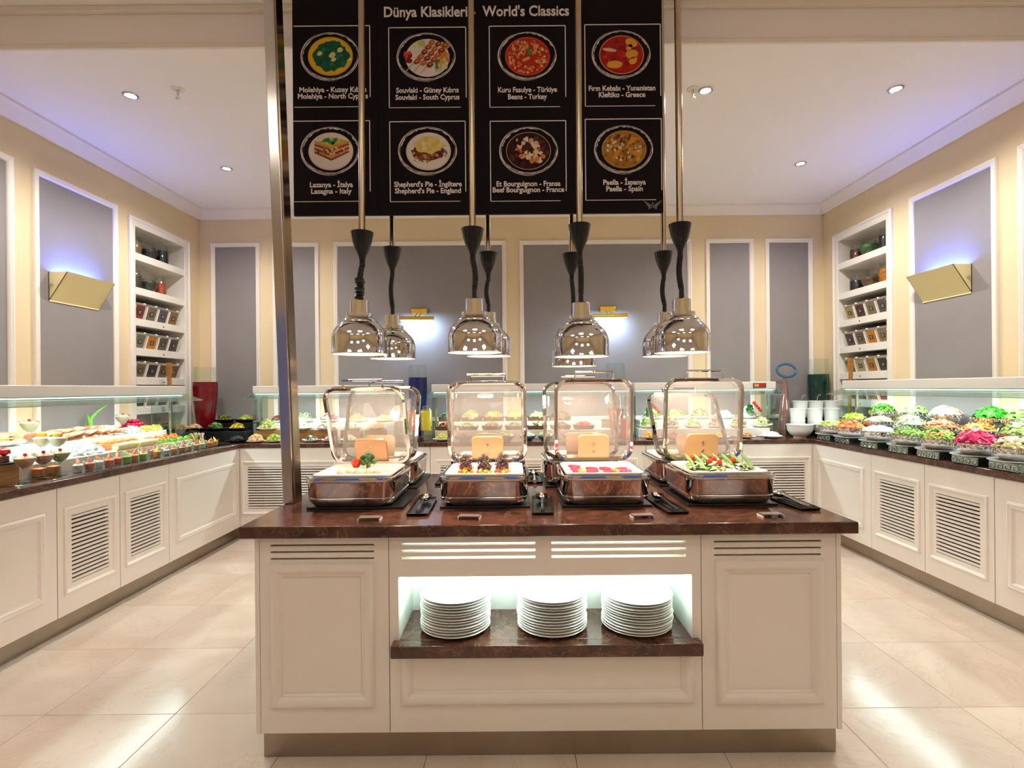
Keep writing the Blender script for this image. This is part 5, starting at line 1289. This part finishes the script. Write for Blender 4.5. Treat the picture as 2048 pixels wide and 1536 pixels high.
# wooden box with slate and bread at the near end
t = thing('wooden_crate', 'oak box riser holding a black slate of dark bread', 'box riser', (-3.06, 2.84, ZT), 0)
MB().box((-.13, -.14, .0), (.13, .20, .115)).build('box', m_wood, t, bevel=.003)
tag(MB().box((-3.21, 2.68, ZT + .115), (-2.925, 3.05, ZT + .125)).build('slate_board', m_slate, bevel=.002), 'black slate on the oak box by the coupe glasses', 'serving board')
rng = random.Random(21)
for k in range(12):
    m = MB().rings([rr(.10, .055, .02, 0), rr(.104, .058, .02, .006), rr(.10, .055, .02, .012)])
    o = tag(m.build('dark_bread_slice', fm('#6a3420' if k % 2 else '#8a4a28'), loc=(-3.13 + .125 * (k % 2), 2.90 + .09 * (k // 2 % 2), ZT + .125 + .0122 * (k // 4))), 'dark brown bread slice on the slate by the oak box', 'bread', 'dark bread slices'); o.rotation_euler = (0, 0, rng.uniform(-.08, .08))
tag(MB().add(*unit_ball(), None, Matrix.Diagonal((.034, .034, .028, 1))).build('tomato', fm('#d01f18', .2), loc=(-2.975, 2.995, ZT + .188)), 'whole red tomato lying on the dark bread', 'tomato')
tag(MB().add(*unit_ball(), None, Matrix.Diagonal((.034, .034, .034, 1))).build('lime', fm('#5aa82a', .3), loc=(-3.045, 2.985, ZT + .194)), 'green lime next to the red tomato', 'lime')
for k in range(14):
    m = MB().rings([rr(.15, .075, .025, 0), rr(.156, .08, .025, .005), rr(.15, .075, .025, .0095)]); l = k // 2; q = (k % 2 - .5) * .084
    o = tag(m.build('flatbread', fm(('#e6c48a', '#d8a866', '#efd8a8')[k % 3]), loc=(-3.43 + (q if l % 2 else 0), 3.43 + (0 if l % 2 else q), 1.139 + .0102 * l)), 'golden flatbread piece in the pile on the tall white step', 'bread', 'golden flatbreads'); o.rotation_euler = (0, 0, (R(90) if l % 2 else 0) + .05 * math.sin(l))
dish('plate', (-3.43, 3.43, 1.12), .13, 'golden flatbreads', group='dishes on the cold side')

# coupes
m_mousse = {}
coupe_g = MB().lathe([(0, 0), (.034, 0), (.036, .003), (.008, .008), (.005, .02), (.005, .07), (.012, .082), (.034, .10), (.050, .13), (.056, .158)], 26)
coupe_f = MB().lathe([(0, .085), (.012, .086), (.032, .102), (.047, .129), (.050, .142), (.03, .152), (0, .156)], 22)
cg = cf = None
def coupe(pos, col, top, lab, ball=None):
    global cg, cf
    t = thing('dessert_coupe', lab, 'dessert glass', pos, 0, 'stemmed coupe glasses')
    if cg is None: o = coupe_g.build('glass', m_glass, t); cg = o.data; 
    else: place('glass', cg, t)
    coupe_f.mats = []; coupe_f.build('filling', fm(col), t)
    MB().add(*unit_ball(), None, Matrix.Translation((.006, -.006, .163)) @ Matrix.Diagonal((.011 if not ball else .03, .011 if not ball else .03, .011 if not ball else .024, 1))).build('garnish', fm(top), t)
coupe((-2.858, 3.0, ZM), '#c98a62', '#c02a1e', 'coupe glass of brown mousse with a red berry by the oak box')
coupe((-2.87, 3.13, ZM), '#c4825a', '#7a2418', 'coupe glass of brown mousse with a dark berry, second from the oak box')
coupe((-2.875, 3.25, ZM), '#a8a06a', '#b01a4a', 'coupe glass of greenish mousse with a raspberry')
coupe((-3.18, 3.46, 1.03), '#f0d0a8', '#ee8a2c', 'coupe glass topped with an orange ball on the low white step', 1)
coupe((-3.062, 3.445, 1.03), '#f2dcb8', '#f0962e', 'coupe glass topped with an orange ball, next to the cold cuts', 1)
coupe((-3.42, 3.625, 1.12), '#f0e2b0', '#a8281e', 'coupe glass of cream with a red berry standing by the flatbreads')
coupe((-3.42, 4.485, 1.12), '#f2dcc0', '#d0402c', 'coupe glass of cream with a red topping standing by the radishes')
# tumblers and small cups
tum = MB().rings([rr(.052, .052, .008, 0), rr(.056, .056, .008, .006), rr(.06, .06, .008, .085)], cap1=False)
cup = MB().lathe([(0, 0), (.022, 0), (.024, .004), (.030, .045), (.034, .062)], 18)
cupf = MB().lathe([(0, .004), (.021, .004), (.027, .042), (.018, .05), (0, .052)], 16)
tg = kg = kf = None
def tumbler(p, col, lab, sticks=None, group='square tumblers of food'):
    global tg
    t = thing('food_tumbler', lab, 'glass', p, random.uniform(-.1, .1), group)
    if tg is None: o = tum.build('glass', m_glass, t); tg = o.data
    else: place('glass', tg, t)
    MB().rings([rr(.046, .046, .006, .005), rr(.05, .05, .006, .05), rr(.03, .03, .006, .056)]).build('filling', fm(col), t)
    if sticks:
        rng = random.Random(int(p[1] * 1000))
        for k in range(5):
            a = rng.uniform(-.3, .3); b = rng.uniform(-.3, .3)
            MB().box((-.004, -.004, 0), (.004, .004, .085), None, Matrix.Translation((rng.uniform(-.015, .015), rng.uniform(-.015, .015), .04)) @ Matrix.Rotation(a, 4, 'X') @ Matrix.Rotation(b, 4, 'Y')).build('vegetable_stick', fm(sticks[k % len(sticks)]), t)
tumbler((-2.962, 3.20, ZM), '#d8702c', 'square tumbler of orange cubes between the coupe glasses')
tumbler((-2.962, 3.30, ZM), '#d07a30', 'square tumbler of orange salad behind the greenish coupe')
def small_cup(p, col, top, lab, g='small food glasses on the mirrored tray', sc=1.):
    global kg, kf
    t = thing('food_glass', lab, 'glass', p, random.random() * 6, g)
    if kg is None: o = cup.build('glass', m_glass, t); kg = o.data; o.scale = (sc,) * 3
    else: place('glass', kg, t, sc=(sc,) * 3)
    cupf.mats = []; o = cupf.build('filling', fm(col), t); o.scale = (sc,) * 3
    rng = random.Random(int(abs(p[1]) * 997))
    g_ = MB().tube([(-.012, 0, .045), (0, 0, .062), (.012, .004, .072), (.016, .004, .088)], [.009, .010, .007, .002], 7)
    o = g_.build('garnish', fm(top), t); o.scale = (sc,) * 3; o.rotation_euler = (0, 0, rng.random() * 6)
CUPS = [(140, 945, '#e8d8d0', '#f0a078'), (160, 942, '#d87858', '#e8c8a8'), (180, 938, '#f0ece6', '#d88a62'), (201, 935, '#e07a50', '#e8804c'), (222, 931, '#e27244', '#e8a05a'), (240, 927, '#8fae4a', '#c8d884'), (255, 922, '#e08a48', '#e8703c'), (268, 919, '#9cb85a', '#e8603a'),
        (312, 912, '#e8862e', '#b8c84a'), (328, 909, '#d8d0c4', '#e8b48a'), (343, 906, '#c88a62', '#e8d0b8'), (358, 903, '#b87850', '#c8b49a'), (372, 900, '#c89a70', '#9ab85a'), (387, 897, '#d8a078', '#d85a30'), (400, 893, '#c8d0a0', '#e0602c'), (418, 888, '#e88a44', '#f0a858'), (434, 885, '#e8904a', '#c8c05a')]
cn = ['pale prawn', 'salmon', 'cream prawn', 'pink shrimp', 'orange shrimp', 'green salad', 'carrot', 'green and red', 'orange and lime', 'pale crab', 'tan pate', 'brown pate', 'tan and green', 'tan and tomato', 'cucumber', 'melon', 'melon and lime']
for i, ((px, py, c1, c2), nm) in enumerate(zip(CUPS, cn)):
    small_cup((-2.86 + .006 * (i % 2), 3.365 + .083 * i if i < 8 else 4.11 + .099 * (i - 8), ZM), c1, c2, 'small glass cup of %s filling on the mirrored tray' % nm, sc=1.1 if i < 8 else 1.)
for i in range(8):
    small_cup((-2.958, 3.95 + .13 * i, ZM), ['#e8e6e0', '#c8d890', '#e8a070'][i % 3], ['#e88a4a', '#9ac04a', '#e85a38'][i % 3], 'small glass cup in the inner row against the low white step', 'small food glasses in the inner row')
for k, (px, py, c, st) in enumerate(((398, 878, '#d8602c', ['#a8d04a', '#e8e0a8', '#e8703c']), (372, 876, '#e0a040', ['#b8d85a', '#f0a04a']), (416, 866, '#d88a5a', ['#f0e0d0', '#e8808a']), (436, 866, '#d0b08a', ['#f0e8d8', '#c8d88a']))):
    tumbler(Vector((-3.045 - .085 * (k % 2), 4.91 + .045 * k, ZT)), c, 'tumbler with upright %s vegetable sticks' % ('green and red', 'green and orange', 'pink', 'pale')[k], st, 'tumblers of vegetable sticks')

# cold cuts: a bank of folded slices on the two steps
rng = random.Random(31)
sl = MB(); n = 18; rs = []
for f in (0, .5, 1):
    pass
vs = [(0, 0, .006)] + [(.062 * math.cos(2 * PI * k / n), .042 * math.sin(2 * PI * k / n), .005 * math.cos(4 * PI * k / n) + .002) for k in range(n)]
vs += [(v[0], v[1], v[2] - .004) for v in vs]
fs = [(0, 1 + k, 1 + (k + 1) % n) for k in range(n)] + [(n + 1, n + 2 + (k + 1) % n, n + 2 + k) for k in range(n)] + [(1 + k, n + 2 + k, n + 2 + (k + 1) % n, 1 + (k + 1) % n) for k in range(n)]
SLC = {}
for col, nm in (('#eec090', 'golden roast'), ('#e8a886', 'pink ham'), ('#f2dcc0', 'pale turkey'), ('#d8845a', 'smoked orange')):
    SLC[nm] = (MB().add(vs, fs), fm(col, .4), col)
first = {}
def slice_(x, y, z, rx, ry, rz, nm):
    if nm not in first:
        o = SLC[nm][0].build('cold_cut_slice', SLC[nm][1]); first[nm] = o
    else: o = first[nm].copy(); COL.objects.link(o)
    o.location = (x, y, z); o.rotation_euler = (rx, ry, rz)
    tag(o, '%s slice folded in the bank of cold cuts' % nm, 'cold cut', '%s slices in the cold cuts' % nm)
heap('cold_cut_bed', 'bed of chopped meat under the bank of folded slices', 'cold cuts', (-3.41, 4.04, 1.12), .15, .32, .045, 'leaf', ['#eec8a0', '#e8b088', '#f2dcc0', '#d8905a'], 160, .016)
for r_, (xr, cnt, zz) in enumerate(((-3.308, 20, .036), (-3.413, 22, .056), (-3.518, 18, .040))):
    for c in range(cnt):   # shingled rows: every slice lies on the one before it
        nm = rng.choice(['golden roast', 'golden roast', 'pink ham', 'pale turkey', 'smoked orange'] if c < 14 else ['pale turkey', 'pink ham', 'pale turkey'])
        e = (Matrix.Rotation(R(24), 3, 'X') @ Matrix.Rotation(.06 * (r_ - 1), 3, 'Y') @ Matrix.Rotation(rng.uniform(-.45, .45), 3, 'Z')).to_euler()
        slice_(xr + rng.uniform(-.014, .014), 3.745 + .03 * c, 1.12 + zz + .014 * math.sin(PI * c / (cnt - 1)), e.x, e.y, e.z, nm)
for o in list(first.values()): o.data.transform(Matrix.Diagonal((.80, .95, .7, 1)))
# shrimps
sh = MB().tube([(.026 * math.cos(a), .026 * math.sin(a), 0) for a in [R(-60 + 25 * k) for k in range(11)]], [.004, .008, .011, .0125, .013, .0125, .011, .009, .006, .005, .009], 8).build('shrimp', fm('#f08a52', .3))
for i in range(34):
    o = sh if i == 0 else sh.copy()
    if i: COL.objects.link(o)
    l = i // 12; q = i % 12
    o.location = (-3.186 + .0715 * (q % 2) + rng.uniform(-.001, .001), 3.925 + .0735 * (q // 2) + .03 * (l % 2) - .012 * l, 1.0425 + .0245 * l); o.rotation_euler = (rng.uniform(-.06, .06), rng.uniform(-.06, .06), rng.random() * 6); o.scale = (.9, .9, .9)
    tag(o, 'curled orange shrimp in the pile on the low white step', 'shrimp', 'orange shrimps')
heap('ice_bed', 'crushed white ice heaped beside the cold cuts', 'ice', (-3.12, 3.715, 1.03), .085, .155, .065, 'chunk', ['#eef2f2', '#f6f8f6', '#e2e8ea'], 110, .016)
heap('white_radish_shreds', 'white radish shreds heaped behind the shrimps', 'vegetables', (-3.298, 4.435, 1.12), .038, .075, .055, 'shred', ['#f4f4ea', '#e6ead2', '#fafaf4'], 140, .022)
for k, (y0, y1, lab) in enumerate(((3.90, 4.115, 'beside the ice'), (4.13, 4.345, 'beside the shrimps'))):
    tag(MB().tube([(0, 0, 0), (0, (y1 - y0) * .5, .003), (0, y1 - y0, 0)], [.026, .028, .026], 14).build('cheese_log', fm('#f0dfa6'), loc=(-3.032, y0, 1.057)), 'pale yellow cheese log lying ' + lab, 'cheese')
for k, y in enumerate((4.42, 4.525, 4.63, 4.735)):
    heap('carrot_strips', 'orange carrot strips heaped on the low white step', 'carrots', (-3.145, y, 1.03), .045, .042, .055, 'stick', ['#ee7a28', '#f2943c', '#e0601e', '#f0a860'], 80, .010, group='orange carrot strips', upright=.2)
    heap('celery_leaves', 'green and yellow vegetable sticks on the tall white step', 'vegetables', (-3.292, 4.553 + .064 * k, 1.12), .033, .027, .05, ('leaf', 'stick'), ['#d8d05a', '#b0d04a', '#e8b84a', '#f0e8a8'], 70, .011, group='green and yellow vegetables', upright=.2)
for k in range(5):
    heap('cress', 'bright green cress along the edge of the low white step', 'herbs', (-3.035, 4.40 + .088 * k, 1.03), .022, .038, .036, 'leaf', ['#8fc83a', '#b6dc6a', '#6aa82a'], 60, .011, group='bright green cress')
# radishes
dish('plate', (-3.46, 4.665, 1.12), .115, 'red radishes', group='dishes on the cold side')
rd = MB().lathe([(0, -.02), (.012, -.016), (.019, -.003), (.018, .008), (.01, .018), (.003, .022), (0, .023)], 12).build('radish', fm('#b8123a', .3))
for i in range(36):
    o = rd if i == 0 else rd.copy()
    if i: COL.objects.link(o)
    l = 0 if i < 20 else (1 if i < 32 else 2); q = i - (0, 20, 32)[l]; nx = (4, 3, 2)[l]; ny = (5, 4, 2)[l]
    o.location = (-3.46 + .039 * (q % nx - (nx - 1) / 2), 4.665 + .039 * (q // nx - (ny - 1) / 2), 1.150 + .03 * l); o.rotation_euler = (rng.random() * 6, rng.random() * 6, 0)
    tag(o, 'small red radish in the pile on the tall white step', 'radish', 'red radishes')
dish('black', (-3.485, 4.985, 1.08), .085, 'chopped green herbs', group='dishes on the cold side')
heap('green_herbs', 'chopped green herbs in a black dish beside the radishes', 'herbs', (-3.485, 4.985, 1.095), .06, .052, .055, 'leaf', ['#6a7a2a', '#4f6422', '#8a9a3a'], 90, .016)
heap('dark_leaves', 'dark green leafy garnish at the end of the tall white step', 'herbs', (-3.47, 5.125, 1.08), .05, .04, .08, 'leaf', ['#1f3f22', '#2f5a2c'], 60, .02, upright=.4)
# leek
m = MB(); pts = [(-3.578, 4.335, 1.12), (-3.578, 4.34, 1.25), (-3.57, 4.40, 1.31), (-3.56, 4.49, 1.36)]
tag(m.tube(pts, [.016, .014, .010, .003], 8).tube([(-3.578, 4.335, 1.16), (-3.578, 4.318, 1.24), (-3.575, 4.305, 1.29)], [.014, .012, .003], 8).build('leek', fm('#7cc24a')), 'bright green leek curving up out of the cold cuts', 'leek')
tag(MB().lathe([(0, -.03), (.03, -.02), (.042, 0), (.03, .02), (0, .03)], 16).build('spring_onion_bulb', fm('#e6efc0'), loc=(-3.522, 4.345, 1.15)), 'pale onion bulb at the foot of the leek', 'onion')
